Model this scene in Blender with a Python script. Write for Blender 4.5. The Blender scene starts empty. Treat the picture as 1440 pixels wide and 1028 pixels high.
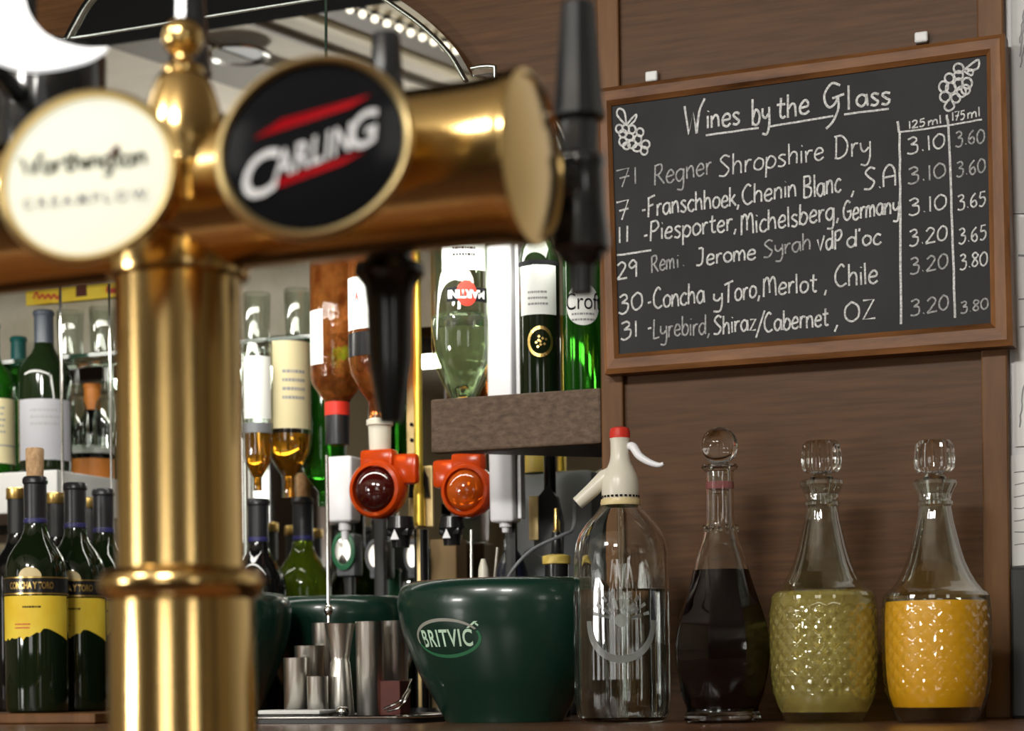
import bpy, bmesh, math, random
from mathutils import Vector, Matrix
random.seed(7)
PI = math.pi
sc = bpy.context.scene
COL = sc.collection

# ------------------------------------------------------------------ camera
FPX, H0, YAW, ROLL, CY = 2800.0, 955.0, math.radians(22), 0.012, -2.25
F_ = Vector((-math.sin(YAW), math.cos(YAW), 0)); R_ = Vector((math.cos(YAW), math.sin(YAW), 0)); U_ = Vector((0, 0, 1))
RC = R_ * math.cos(ROLL) - U_ * math.sin(ROLL)
UC = R_ * math.sin(ROLL) + U_ * math.cos(ROLL)
CAM = Vector((0, CY, 0))
cam = bpy.data.cameras.new('camera'); co = bpy.data.objects.new('camera', cam); COL.objects.link(co)
m = Matrix.Identity(4)
for i in range(3):
    m[i][0] = RC[i]; m[i][1] = UC[i]; m[i][2] = -F_[i]; m[i][3] = CAM[i]
co.matrix_world = m
cam.sensor_fit = 'HORIZONTAL'; cam.sensor_width = 36; cam.lens = FPX / 1440 * 36
cam.shift_y = (H0 - 514) / 1440
cam.clip_start = 0.05
cam.dof.use_dof = True; cam.dof.focus_distance = 2.22; cam.dof.aperture_fstop = 6.0
sc.camera = co

def ray(px, py):
    return F_ + RC * ((px - 720) / FPX) + UC * ((H0 - py) / FPX)
def W(px, py, Y):                      # point of the place seen at a pixel, on the vertical plane y = Y
    d = ray(px, py); return CAM + d * ((Y - CY) / d.y)
def DP(px, py, depth):                 # ... at a given distance along the view axis
    return CAM + ray(px, py) * depth
def mm(Y, px):                         # metres per pixel at plane Y
    d = ray(px, 700); return (Y - CY) / d.y / FPX

# ------------------------------------------------------------------ light and exposure
wd = bpy.data.worlds.new('world'); sc.world = wd; wd.use_nodes = True
wd.node_tree.nodes['Background'].inputs[0].default_value = (0.9, 0.85, 0.75, 1)
wd.node_tree.nodes['Background'].inputs[1].default_value = 0.05
sc.view_settings.view_transform = 'Standard'; sc.view_settings.look = 'None'
sc.view_settings.gamma = 1; sc.view_settings.use_curve_mapping = False
sc.view_settings.exposure = -0.18
cy = sc.cycles
cy.use_denoising = True
cy.max_bounces = 14; cy.transmission_bounces = 12; cy.transparent_max_bounces = 16; cy.glossy_bounces = 6; cy.diffuse_bounces = 3
cy.caustics_reflective = False; cy.caustics_refractive = True; cy.sample_clamp_indirect = 4.0; cy.blur_glossy = 0.6

def area(name, loc, target, sx, sy, power, col=(1, .97, .92)):
    l = bpy.data.lights.new(name, 'AREA'); l.shape = 'RECTANGLE'; l.size = sx; l.size_y = sy; l.energy = power; l.color = col
    o = bpy.data.objects.new(name, l); COL.objects.link(o); o.location = loc
    o.rotation_euler = (Vector(target) - Vector(loc)).to_track_quat('-Z', 'Y').to_euler()
    return o
WIN_L, WIN_B = 5.5, 5.0                # radiance of the two daylight windows
area('ceiling_spot_light', (-0.55, -2.6, 1.2), (-0.75, 0, 0.1), 0.4, 0.22, 40)
area('ceiling_spot_light', (-1.5, -2.3, 1.2), (-1.6, 0.1, 0.1), 0.4, 0.22, 24)
area('ceiling_fill_light', (-2.5, -2.5, .2), (-1.9, -1.5, 1.25), .4, .3, 26)  # added fill without a fitting, brightens the ceiling reflected in brass and mirror
area('alcove_fill_light', (-1.45, 0.06, 0.55), (-1.45, 0.35, 0.2), 1.2, 0.03, 3.2, (1, .97, .88))  # added fill to brighten the bottles inside the alcove, no tube modelled

# ------------------------------------------------------------------ materials
def mat(name, col, rough=.5, metal=0, spec=.5, trans=0, ior=1.45, emis=None, estr=0, coat=0, bump=None, noise=None, wave=None, sss=0):
    M = bpy.data.materials.new(name); M.use_nodes = True
    nt = M.node_tree; b = nt.nodes['Principled BSDF']
    b.inputs['Base Color'].default_value = (*col, 1); b.inputs['Roughness'].default_value = rough
    b.inputs['Metallic'].default_value = metal; b.inputs['Specular IOR Level'].default_value = spec
    b.inputs['Transmission Weight'].default_value = trans; b.inputs['IOR'].default_value = ior
    b.inputs['Coat Weight'].default_value = coat; b.inputs['Coat Roughness'].default_value = .08
    if emis:
        b.inputs['Emission Color'].default_value = (*emis, 1); b.inputs['Emission Strength'].default_value = estr
    tc = nt.nodes.new('ShaderNodeTexCoord')
    def mapped(scale):
        mp = nt.nodes.new('ShaderNodeMapping'); nt.links.new(tc.outputs['Object'], mp.inputs[0]); mp.inputs['Scale'].default_value = scale
        return mp
    if noise:                           # (scale xyz, colour a, colour b, detail)
        mp = mapped(noise[0]); n = nt.nodes.new('ShaderNodeTexNoise'); n.inputs['Scale'].default_value = 1; n.inputs['Detail'].default_value = noise[3]
        n.inputs['Roughness'].default_value = .6
        nt.links.new(mp.outputs[0], n.inputs['Vector'])
        r = nt.nodes.new('ShaderNodeValToRGB'); r.color_ramp.elements[0].position = .32; r.color_ramp.elements[1].position = .68
        r.color_ramp.elements[0].color = (*noise[1], 1); r.color_ramp.elements[1].color = (*noise[2], 1)
        nt.links.new(n.outputs['Fac'], r.inputs[0]); nt.links.new(r.outputs[0], b.inputs['Base Color'])
    if bump:                            # (scale xyz, strength, distance)
        mp = mapped(bump[0]); n = nt.nodes.new('ShaderNodeTexNoise'); n.inputs['Scale'].default_value = 1; n.inputs['Detail'].default_value = 3
        nt.links.new(mp.outputs[0], n.inputs['Vector'])
        bp = nt.nodes.new('ShaderNodeBump'); bp.inputs['Strength'].default_value = bump[1]; bp.inputs['Distance'].default_value = bump[2]
        nt.links.new(n.outputs['Fac'], bp.inputs['Height']); nt.links.new(bp.outputs[0], b.inputs['Normal'])
    return M

def thin_glass(name, tint, refl=1.0):   # thin clear glass: fresnel mix of mirror and tinted transparency
    M = bpy.data.materials.new(name); M.use_nodes = True; nt = M.node_tree; nt.nodes.clear()
    o = nt.nodes.new('ShaderNodeOutputMaterial'); mx = nt.nodes.new('ShaderNodeMixShader')
    g = nt.nodes.new('ShaderNodeBsdfGlossy'); g.inputs['Roughness'].default_value = .03
    t = nt.nodes.new('ShaderNodeBsdfTransparent'); t.inputs[0].default_value = (*tint, 1)
    lw = nt.nodes.new('ShaderNodeLayerWeight'); lw.inputs['Blend'].default_value = .25
    mr = nt.nodes.new('ShaderNodeMapRange'); mr.inputs['To Min'].default_value = .05 * refl; mr.inputs['To Max'].default_value = .75
    nt.links.new(lw.outputs['Facing'], mr.inputs[0]); nt.links.new(mr.outputs[0], mx.inputs[0])
    nt.links.new(t.outputs[0], mx.inputs[1]); nt.links.new(g.outputs[0], mx.inputs[2]); nt.links.new(mx.outputs[0], o.inputs[0])
    return M

M = {}
M['panel'] = mat('walnut_panel', (.13, .055, .025), .42, spec=.2, noise=((9, 60, 150), (.060, .026, .0085), (.108, .048, .0165), 6), bump=((14, 120, 260), .05, .0006))
M['stile'] = mat('walnut_stile', (.2, .1, .05), .42, spec=.22, noise=((40, 40, 5), (.10, .044, .015), (.175, .081, .029), 5), bump=((90, 90, 8), .08, .002))
M['frame'] = mat('stained_pine_horizontal', (.2, .09, .03), .42, spec=.25, noise=((7, 40, 45), (.055, .021, .007), (.235, .098, .032), 6))
M['framev'] = mat('stained_pine_vertical', (.2, .09, .03), .42, spec=.25, noise=((45, 40, 7), (.08, .032, .011), (.25, .11, .04), 6))
M['shelfwood'] = mat('rough_sawn_shelf_wood', (.12, .07, .045), .7, noise=((90, 160, 160), (.070, .043, .026), (.165, .108, .068), 8), bump=((150, 150, 150), .3, .002))
M['counter'] = mat('counter_wood', (.16, .075, .035), .25, noise=((6, 60, 20), (.12, .052, .024), (.2, .1, .05), 4))
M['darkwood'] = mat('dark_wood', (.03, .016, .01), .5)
M['black'] = mat('black_plastic', (.012, .012, .013), .22)
M['blackm'] = mat('black_satin_plastic', (.012, .012, .012), .45)
M['tap'] = mat('black_tap_handle', (.014, .015, .017), .2, coat=.6)
M['brass'] = mat('polished_brass', (.70, .48, .19), .17, 1, bump=((30, 30, 3), .03, .001))
M['brassrim'] = mat('satin_brass', (.80, .62, .30), .42, 1)
M['brassrail'] = mat('yellow_brass', (.95, .68, .10), .42, .75)
M['gold'] = mat('gold_foil', (.8, .55, .18), .28, 1)
M['chrome'] = mat('chrome', (.75, .74, .7), .12, 1)
M['steel'] = mat('brushed_steel', (.78, .76, .70), .3, 1)
M['mirror'] = mat('mirror', (.82, .83, .8), .015, 1)
M['bevel'] = mat('mirror_bevel', (.84, .92, .86), .2, 1)
M['slate'] = mat('chalkboard_slate', (.02, .02, .021), .6, spec=.25, noise=((9, 9, 9), (.016, .016, .017), (.026, .026, .027), 5))
M['chalk'] = mat('white_chalk', (.6, .6, .58), .9, noise=((420, 420, 420), (.34, .34, .335), (.80, .80, .78), 3))
M['chalkf'] = mat('faint_chalk', (.3, .3, .29), .9, noise=((420, 420, 420), (.17, .17, .17), (.50, .50, .49), 3))
M['white'] = mat('white_plastic', (.82, .82, .84), .3)
M['offwhite'] = mat('cream_plastic', (.72, .68, .56), .3)
M['creamband'] = mat('yellowed_cream', (.72, .58, .3), .35)
M['red'] = mat('red_plastic', (.6, .035, .02), .4, spec=.3)
M['paper'] = mat('white_paper', (.78, .78, .75), .8)
M['paperg'] = mat('grey_paper', (.6, .6, .58), .8)
M['ink'] = mat('dark_ink', (.012, .012, .014), .7, spec=.1)
M['inkg'] = mat('grey_ink', (.28, .28, .28), .7)
M['redink'] = mat('red_ink', (.6, .03, .03), .5)
M['label_cream'] = mat('cream_label', (.66, .58, .34), .7)
M['label_yellow'] = mat('yellow_label', (.85, .58, .03), .6, noise=((30, 30, 20), (.80, .52, .02), (.88, .66, .06), 2))
M['label_grey'] = mat('pale_grey_label', (.33, .33, .36), .7)
M['label_white'] = mat('white_label', (.8, .82, .78), .6)
M['orange_label'] = mat('orange_label', (.6, .2, .03), .5)
M['cork'] = mat('cork', (.6, .38, .2), .9, noise=((200, 200, 120), (.42, .25, .12), (.68, .45, .25), 4))
M['capsule'] = mat('black_capsule_foil', (.016, .017, .02), .3)
M['capblue'] = mat('blue_band', (.03, .03, .13), .35)
M['greycap'] = mat('blue_grey_capsule', (.045, .055, .075), .35)
M['tealcap'] = mat('teal_capsule', (.01, .12, .11), .35)
M['bucket'] = mat('bottle_green_plastic', (.006, .030, .020), .26, coat=.3)
M['green_logo'] = mat('mid_green_print', (.03, .16, .07), .4)
M['green_pale'] = mat('pale_green_print', (.55, .75, .58), .4)
M['pinkgrey'] = mat('grey_print', (.30, .30, .26), .4)
M['glassdk'] = mat('dark_green_bottle_glass', (.006, .012, .004), .05, spec=.6, trans=0)
M['palegreen'] = mat('pale_green_spirit', (.80, .88, .68), .0, trans=.95, ior=1.33)
M['glassgr'] = mat('green_bottle_glass', (.02, .16, .01), .05, trans=.75, ior=1.3)
M['glassol'] = mat('olive_bottle_glass', (.13, .2, .012), .05, trans=.75, ior=1.3)
M['glassbk'] = mat('black_bottle_glass', (.005, .005, .005), .05, spec=.6)
M['glass'] = mat('cut_glass', (.97, .99, .97), 0.0, trans=1, ior=1.5)
M['etched'] = mat('etched_glass', (.8, .82, .77), .35, trans=.93)
M['thin'] = thin_glass('thin_clear_glass', (.93, .96, .93))
M['thingreen'] = thin_glass('pale_green_thin_glass', (.80, .90, .74))
M['shelfglass'] = thin_glass('shelf_glass', (.85, .92, .86))
M['edge'] = mat('glass_edge', (.03, .06, .04), .1)
M['water'] = mat('water', (.99, 1, .99), 0, trans=1, ior=1.33)
M['redwine'] = mat('red_wine', (.004, .001, .002), .08, spec=.2)
M['whitewine'] = mat('white_wine', (1, .80, .24), .0, trans=.76, ior=1.34)
M['orange'] = mat('orange_squash', (.85, .40, .005), .4)
M['whisky'] = mat('whisky', (.75, .32, .02), .03, trans=.9, ior=1.33)
M['copper'] = mat('copper_spirit', (.5, .15, .03), .05, trans=.8, ior=1.33, bump=((90, 90, 60), .25, .004), noise=((50, 50, 30), (.24, .05, .010), (.66, .25, .06), 3))
M['optic'] = mat('translucent_orange_plastic', (.72, .075, .006), .18, trans=.35, ior=1.3)
M['opticdk'] = mat('dark_red_spirit', (.045, .004, .003), .06, coat=1)
M['opticor'] = mat('amber_spirit_globe', (.75, .13, .01), .06, trans=.45, coat=1, ior=1.25)
M['brasspl'] = mat('brass_plate', (.85, .66, .32), .5, .7)
M['lens'] = mat('backlit_cream_lens', (.42, .41, .32), .3, spec=.2, emis=(1, .97, .78), estr=.85)
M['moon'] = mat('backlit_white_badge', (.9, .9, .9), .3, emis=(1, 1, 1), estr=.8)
M['carl'] = mat('black_lens', (.008, .008, .009), .15, spec=.12)
M['carlred'] = mat('red_lens_bar', (.36, .004, .008), .3, spec=.1)
M['carlwhite'] = mat('white_lens_letter', (.74, .74, .74), .4, spec=.1)
M['wallpaint'] = mat('warm_wall_paint', (.46, .39, .26), .8)
M['whitepaint'] = mat('white_gloss_paint', (.72, .72, .7), .35)
M['ceil'] = mat('ceiling_board', (.6, .54, .44), .7, noise=((4, 4, 4), (.52, .47, .38), (.66, .6, .5), 3))
M['beam'] = mat('ceiling_beam', (.10, .075, .045), .6)
M['beamlight'] = mat('ceiling_cream_batten', (.62, .54, .36), .6)
M['soffit'] = mat('black_soffit', (.006, .006, .006), .95, spec=.05)
M['floorm'] = mat('floor_carpet', (.09, .045, .03), .9)
M['bulb'] = mat('lit_bulb', (1, .9, .7), .3, emis=(1, .93, .78), estr=2.2)
M['winglow'] = mat('bright_daylight_pane', (1, 1, 1), .5, emis=(1, .98, .94), estr=WIN_L)
M['winglow2'] = mat('daylight_pane', (1, 1, 1), .5, emis=(1, .98, .94), estr=WIN_B)
M['plush'] = mat('dark_red_box', (.09, .015, .008), .6)
M['greyplastic'] = mat('grey_plastic', (.16, .17, .18), .4)
M['navy'] = mat('navy_plastic', (.01, .012, .03), .3)
M['yellow'] = mat('yellow_plastic', (.75, .55, .12), .4)
M['tan'] = mat('tan_card', (.42, .28, .13), .7)

# ------------------------------------------------------------------ mesh builder
def catmull(p, n=5, closed=False):
    p = [Vector(q) for q in p]
    if len(p) < 3: return p
    out = []; N = len(p); rng = N if closed else N - 1
    for i in range(rng):
        if closed: a, b, c, d = p[i - 1], p[i], p[(i + 1) % N], p[(i + 2) % N]
        else:
            b, c = p[i], p[i + 1]
            a = p[i - 1] if i else b * 2 - c
            d = p[i + 2] if i + 2 < N else c * 2 - b
        for k in range(n):
            t = k / n
            out.append(.5 * ((2 * b) + (c - a) * t + (2 * a - 5 * b + 4 * c - d) * t * t + (3 * b - a - 3 * c + d) * t ** 3))
    if not closed: out.append(p[-1])
    return out

class Plain(float): pass               # a radius that takes no surface cutting
class MB:
    def __init__(s): s.bm = bmesh.new()
    def lathe(s, prof, seg=48, c=(0, 0, 0), mod=None, a0=0, a1=2 * PI, axis='Z', caps=True):
        full = abs(a1 - a0 - 2 * PI) < 1e-6; n = seg if full else seg + 1
        c = Vector(c); rings = []
        for (r, z) in prof:
            if r < 1e-6:
                v = [s.bm.verts.new(s._ax(Vector((0, 0, z)), axis) + c)]; rings.append(v); continue
            row = []
            for k in range(n):
                a = a0 + (a1 - a0) * k / seg
                rr = r * (mod(a, z) if mod and not isinstance(r, Plain) else 1)
                row.append(s.bm.verts.new(s._ax(Vector((rr * math.cos(a), rr * math.sin(a), z)), axis) + c))
            rings.append(row)
        for A, B in zip(rings[:-1], rings[1:]):
            m_ = n if full else n - 1
            for k in range(m_):
                k2 = (k + 1) % n
                if len(A) == 1 and len(B) == 1: continue
                if len(A) == 1: s._f((A[0], B[k2], B[k]))
                elif len(B) == 1: s._f((A[k], A[k2], B[0]))
                else: s._f((A[k], A[k2], B[k2], B[k]))
        return s
    def _f(s, vs):
        try: s.bm.faces.new(vs)
        except ValueError: pass
    @staticmethod
    def _ax(v, axis):
        if axis == 'Z': return v
        if axis == 'X': return Vector((v.z, v.x, v.y))
        if axis == '-Y': return Vector((v.x, -v.z, v.y))
        return axis @ v
    def box(s, lo, hi, bev=0, seg=2, M4=None):
        r = bmesh.ops.create_cube(s.bm, size=1)
        lo, hi = Vector(lo), Vector(hi)
        for v in r['verts']:
            v.co = Vector([(lo[i] + hi[i]) / 2 + v.co[i] * (hi[i] - lo[i]) for i in range(3)])
        vs = r['verts']
        if bev:
            es = list({e for v in vs for e in v.link_edges})
            q = bmesh.ops.bevel(s.bm, geom=es, offset=bev, segments=seg, affect='EDGES', profile=.5)
            vs = q['verts']
        if M4 is not None:
            for v in set(vs): v.co = M4 @ v.co
        return s
    def tube(s, pts, rad, seg=8, cap=True, flat=None):
        pts = [Vector(p) for p in pts]
        rad = rad if isinstance(rad, (list, tuple)) else [rad] * len(pts)
        rings = []; up = Vector((0.13, .31, .94))
        for i, p in enumerate(pts):
            t = (pts[min(i + 1, len(pts) - 1)] - pts[max(i - 1, 0)])
            if t.length < 1e-9: t = Vector((0, 0, 1))
            t.normalize(); a = t.cross(up)
            if a.length < .05: a = t.cross(Vector((1, 0, 0)))
            a.normalize(); b = t.cross(a)
            row = []
            for k in range(seg):
                w = 2 * PI * k / seg; o = a * math.cos(w) * rad[i] + b * math.sin(w) * rad[i]
                if flat: o = Vector((o.x, o.y * flat, o.z))
                row.append(s.bm.verts.new(p + o))
            rings.append(row)
        for A, B in zip(rings[:-1], rings[1:]):
            for k in range(seg): s._f((A[k], A[(k + 1) % seg], B[(k + 1) % seg], B[k]))
        if cap and seg > 2: s._f(rings[0][::-1]); s._f(rings[-1])
        return s
    def prism(s, poly, thick, fr):      # poly: 2D outline; fr(x, y, h) -> 3D
        a = [s.bm.verts.new(fr(x, y, 0)) for x, y in poly]; b = [s.bm.verts.new(fr(x, y, thick)) for x, y in poly]
        n = len(a); s._f(a[::-1]); s._f(b)
        for k in range(n): s._f((a[k], a[(k + 1) % n], b[(k + 1) % n], b[k]))
        return s
    def quad(s, pts):
        s._f([s.bm.verts.new(p) for p in pts]); return s
    def sphere(s, c, r, seg=20, rings=12, sc_=(1, 1, 1)):
        q = bmesh.ops.create_uvsphere(s.bm, u_segments=seg, v_segments=rings, radius=r)
        for v in q['verts']: v.co = Vector((v.co.x * sc_[0], v.co.y * sc_[1], v.co.z * sc_[2])) + Vector(c)
        return s
    def mapv(s, fn):
        for v in s.bm.verts: v.co = fn(v.co)
        return s

def link(name, mb, material, parent=None, smooth=40, loc=None):
    bmesh.ops.recalc_face_normals(mb.bm, faces=mb.bm.faces)
    me = bpy.data.meshes.new(name); mb.bm.to_mesh(me); mb.bm.free()
    if smooth:
        me.shade_smooth(); me.set_sharp_from_angle(angle=math.radians(smooth))
    me.materials.append(material)
    o = bpy.data.objects.new(name, me); COL.objects.link(o)
    if parent: o.parent = parent
    if loc is not None: o.location = loc
    return o
def tag(o, label, cat, group=None):
    o['label'] = label; o['category'] = cat
    if group: o['group'] = group
    return o
def thing(name, label, cat, loc=(0, 0, 0), rot=(0, 0, 0), group=None):
    o = bpy.data.objects.new(name, None); COL.objects.link(o); o.location = loc; o.rotation_euler = rot
    o.empty_display_size = .02
    return tag(o, label, cat, group)
def struct(name, mb, material, smooth=40):
    o = link(name, mb, material, None, smooth); o['kind'] = 'structure'; return o
def dup(root, loc, label, group=None):
    r = root.copy(); COL.objects.link(r); r.location = loc; r['label'] = label
    if group: r['group'] = group
    for ch in list(root.children):
        c = ch.copy(); COL.objects.link(c); c.parent = r
        for g in ch.children:
            d = g.copy(); COL.objects.link(d); d.parent = c
    return r

def text_bm(body, size=1.0, bold=0.0, shear=0.0, spacing=1.0):     # centred flat lettering in the xy plane
    cu = bpy.data.curves.new('t', 'FONT'); cu.body = body; cu.size = size; cu.offset = bold; cu.shear = shear
    cu.align_x = 'CENTER'; cu.align_y = 'CENTER'; cu.space_character = spacing; cu.resolution_u = 4
    o = bpy.data.objects.new('t', cu); COL.objects.link(o)
    me = bpy.data.meshes.new_from_object(o.evaluated_get(bpy.context.evaluated_depsgraph_get()))
    bpy.data.objects.remove(o); bpy.data.curves.remove(cu)
    mb = MB(); mb.bm.from_mesh(me); bpy.data.meshes.remove(me)
    return mb
def fit(mb, w, h):                     # scale lettering into a w x h box around the origin
    xs = [v.co.x for v in mb.bm.verts]; ys = [v.co.y for v in mb.bm.verts]
    cx, cy_ = (min(xs) + max(xs)) / 2, (min(ys) + max(ys)) / 2
    sx, sy = w / (max(xs) - min(xs)), h / (max(ys) - min(ys))
    return mb.mapv(lambda p: Vector(((p.x - cx) * sx, (p.y - cy_) * sy, 0)))

# ------------------------------------------------------------------ handwriting (single strokes; x-height 1)
def C(*p): return ('c', p)
def L(*p): return ('l', p)
BOWL = C((.74, .85), (.45, 1), (.13, .75), (.1, .3), (.38, 0), (.68, .3), (.74, .85))
G = {
 'a': (.95, [BOWL, L((.75, 1), (.82, 0))]), 'b': (.9, [L((.1, 1.7), (.1, 0)), C((.1, .5), (.4, 1), (.75, .7), (.7, .2), (.4, 0), (.1, .2))]),
 'c': (.8, [C((.7, .85), (.4, 1), (.1, .6), (.15, .15), (.45, 0), (.72, .18))]), 'd': (.95, [BOWL, L((.78, 1.75), (.78, 0))]),
 'e': (.85, [C((.12, .5), (.68, .6), (.6, .95), (.35, 1), (.1, .6), (.15, .15), (.45, 0), (.75, .2))]),
 'g': (.95, [BOWL, C((.76, 1), (.76, -.2), (.6, -.7), (.15, -.65))]), 'h': (.9, [L((.1, 1.7), (.1, 0)), C((.1, .6), (.4, 1), (.65, .8), (.7, 0))]),
 'i': (.35, [L((.12, 1), (.14, 0)), L((.14, 1.38), (.18, 1.44))]), 'k': (.8, [L((.1, 1.7), (.1, 0)), L((.65, 1), (.12, .45)), L((.25, .6), (.72, 0))]),
 'l': (.35, [L((.1, 1.7), (.14, 0))]), 'm': (1.2, [L((.08, 1), (.08, 0)), C((.08, .6), (.3, 1), (.48, .75), (.52, 0)), C((.52, .6), (.78, 1), (.96, .75), (1, 0))]),
 'n': (.9, [L((.1, 1), (.1, 0)), C((.1, .6), (.4, 1), (.65, .8), (.7, 0))]), 'o': (.9, [C((.42, 1), (.12, .7), (.14, .2), (.42, 0), (.74, .25), (.74, .75), (.42, 1))]),
 'p': (.9, [L((.1, 1), (.08, -.7)), C((.1, .5), (.4, 1), (.75, .7), (.7, .2), (.4, 0), (.1, .2))]), 'r': (.65, [L((.1, 1), (.12, 0)), C((.12, .55), (.32, .95), (.58, .95))]),
 's': (.75, [C((.62, .88), (.35, 1), (.12, .8), (.36, .52), (.6, .28), (.4, 0), (.06, .1))]), 't': (.7, [C((.32, 1.5), (.3, .3), (.45, 0), (.62, .1)), L((.02, 1), (.62, 1.02))]),
 'u': (.9, [C((.1, 1), (.12, .3), (.4, 0), (.68, .3), (.72, 1)), L((.72, .5), (.76, 0))]), 'v': (.8, [L((.08, 1), (.38, 0), (.7, 1))]),
 'y': (.9, [C((.1, 1), (.15, .5), (.4, .32), (.68, .6)), C((.74, 1), (.74, -.1), (.55, -.68), (.1, -.62))]), 'z': (.8, [L((.1, 1), (.68, 1), (.1, 0), (.72, 0))]),
 'A': (1.2, [C((.1, 0), (.12, 1.1), (.5, 1.7), (.9, 1.2), (.95, 0)), L((.12, .75), (.95, .75))]), 'B': (1.1, [L((.15, 1.7), (.12, 0)), C((.1, 1.65), (.7, 1.6), (.75, 1.1), (.2, .9)), C((.2, .9), (.85, .7), (.8, .1), (.12, 0))]),
 'C': (1.05, [C((.8, 1.5), (.5, 1.7), (.12, 1.1), (.15, .4), (.5, 0), (.95, .2))]), 'D': (1.2, [L((.2, 1.65), (.2, 0)), C((.05, 1.6), (.6, 1.6), (1.02, 1.05), (.9, .3), (.45, 0), (.1, .05))]),
 'F': (.95, [C((.15, 1.6), (.16, .8), (.12, -.15)), L((.12, 1.55), (.8, 1.75)), L((.15, .85), (.65, .95))]), 'G': (1.1, [C((.85, 1.5), (.5, 1.7), (.12, 1.1), (.15, .4), (.5, 0), (.9, .3), (.92, .75)), L((.5, .75), (1.0, .8))]),
 'J': (.9, [C((.65, 1.7), (.62, .4), (.4, 0), (.05, .05)), L((.3, 1.7), (.6, 1.72))]), 'L': (.85, [C((.25, 1.7), (.2, .6), (.15, .0)), L((.15, 0), (.8, .1))]),
 'M': (1.35, [L((.1, 0), (.14, 1.6)), C((.14, 1.2), (.4, 1.65), (.6, 1.3), (.62, .3)), C((.62, 1.2), (.9, 1.65), (1.12, 1.3), (1.16, 0))]),
 'O': (1.3, [C((.6, 1.65), (.15, 1.2), (.15, .4), (.6, 0), (1.05, .4), (1.05, 1.2), (.6, 1.65))]), 'P': (1, [L((.15, 1.65), (.1, -.1)), C((.12, 1.6), (.65, 1.65), (.82, 1.2), (.5, .8), (.14, .8))]),
 'R': (1.1, [L((.15, 1.65), (.14, 0)), C((.12, 1.6), (.65, 1.65), (.75, 1.2), (.45, .85), (.16, .85)), L((.35, .85), (.98, 0))]),
 'S': (1, [C((.85, 1.5), (.5, 1.7), (.15, 1.35), (.45, .9), (.8, .5), (.5, 0), (.05, .05))]), 'T': (1.1, [L((.5, 1.65), (.46, 0)), L((.02, 1.5), (1.0, 1.75))]),
 'V': (.9, [L((.05, 1.1), (.35, 0), (.8, 1.35))]), 'W': (1.6, [L((.05, 1.6), (.4, 0), (.75, 1.2), (1.0, 0)), C((1.0, 0), (1.25, 1.2), (1.65, 1.9))]),
 'Z': (1, [L((.1, 1.6), (.85, 1.62), (.1, .05), (.95, .05))]),
 '0': (1, [C((.45, 1.5), (.1, 1.0), (.14, .3), (.45, 0), (.82, .4), (.8, 1.2), (.45, 1.5))]), '1': (.45, [L((.2, 1.5), (.22, 0))]),
 '2': (1, [C((.1, 1.2), (.45, 1.5), (.78, 1.15), (.45, .5), (.08, 0)), L((.08, 0), (.9, .05))]),
 '3': (.95, [C((.1, 1.4), (.5, 1.55), (.7, 1.2), (.3, .85)), C((.3, .85), (.75, .7), (.7, .1), (.35, -.1), (.05, .05))]),
 '5': (.95, [L((.75, 1.55), (.25, 1.5), (.18, .9)), C((.18, .9), (.6, .95), (.75, .5), (.45, 0), (.1, .08))]),
 '6': (.9, [C((.6, 1.5), (.2, 1.0), (.12, .35), (.42, 0), (.72, .3), (.55, .75), (.15, .5))]), '7': (.9, [L((.05, 1.4), (.75, 1.5), (.35, -.1)), L((.2, .7), (.75, .8))]),
 '8': (.95, [C((.7, 1.35), (.4, 1.5), (.15, 1.2), (.45, .8), (.75, .35), (.45, 0), (.12, .3), (.45, .8), (.75, 1.15), (.7, 1.35))]),
 '9': (.9, [C((.7, 1.2), (.4, 1.5), (.1, 1.15), (.3, .8), (.7, 1.1)), L((.7, 1.3), (.68, 0))]),
 ',': (.45, [L((.22, .1), (.08, -.35))]), '.': (.4, [L((.16, .05), (.22, .1))]), '-': (.6, [L((.08, .55), (.45, .6))]), '/': (.7, [L((.6, 1.9), (.05, -.4))]),
 "'": (.3, [L((.12, 1.8), (.1, 1.5))]), ' ': (.6, []),
 '#': (1.1, [C((.95, 1.6), (.5, 1.75), (.12, 1.2), (.12, .6), (.4, .3), (.7, .55), (.8, .95)), L((.5, .85), (1.15, 1.05)), C((.8, .95), (.82, .2), (.55, -.6), (.15, -1.0))]),
}
def strokes(text, p0, p1, xh, wob=.05):
    """polylines in picture-like coordinates (x right, y down) of text written from p0 to p1"""
    w = sum(G[c][0] for c in text); p0, p1 = Vector(p0), Vector(p1)
    sx = (p1 - p0).length / w; d = (p1 - p0).normalized(); out = []; x = 0
    for c in text:
        adv, sts = G[c]; dy = random.uniform(-wob, wob) * xh
        for kind, pts in sts:
            q = [(px + random.uniform(-wob, wob) * .5, py + random.uniform(-wob, wob) * .5) for px, py in pts]
            q = catmull([(a, b, 0) for a, b in q], 4) if kind == 'c' else [Vector((a, b, 0)) for a, b in q]
            out.append([p0 + d * ((x + a.x) * sx) + Vector((0, -a.y * xh + dy)) for a in q])
        x += adv
    return out
def stroke_mesh(mb, sts, fn, rad, flat=.2):
    for st in sts: mb.tube([fn(p.x, p.y) for p in st], rad, 6, flat=flat)
    return mb

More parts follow.
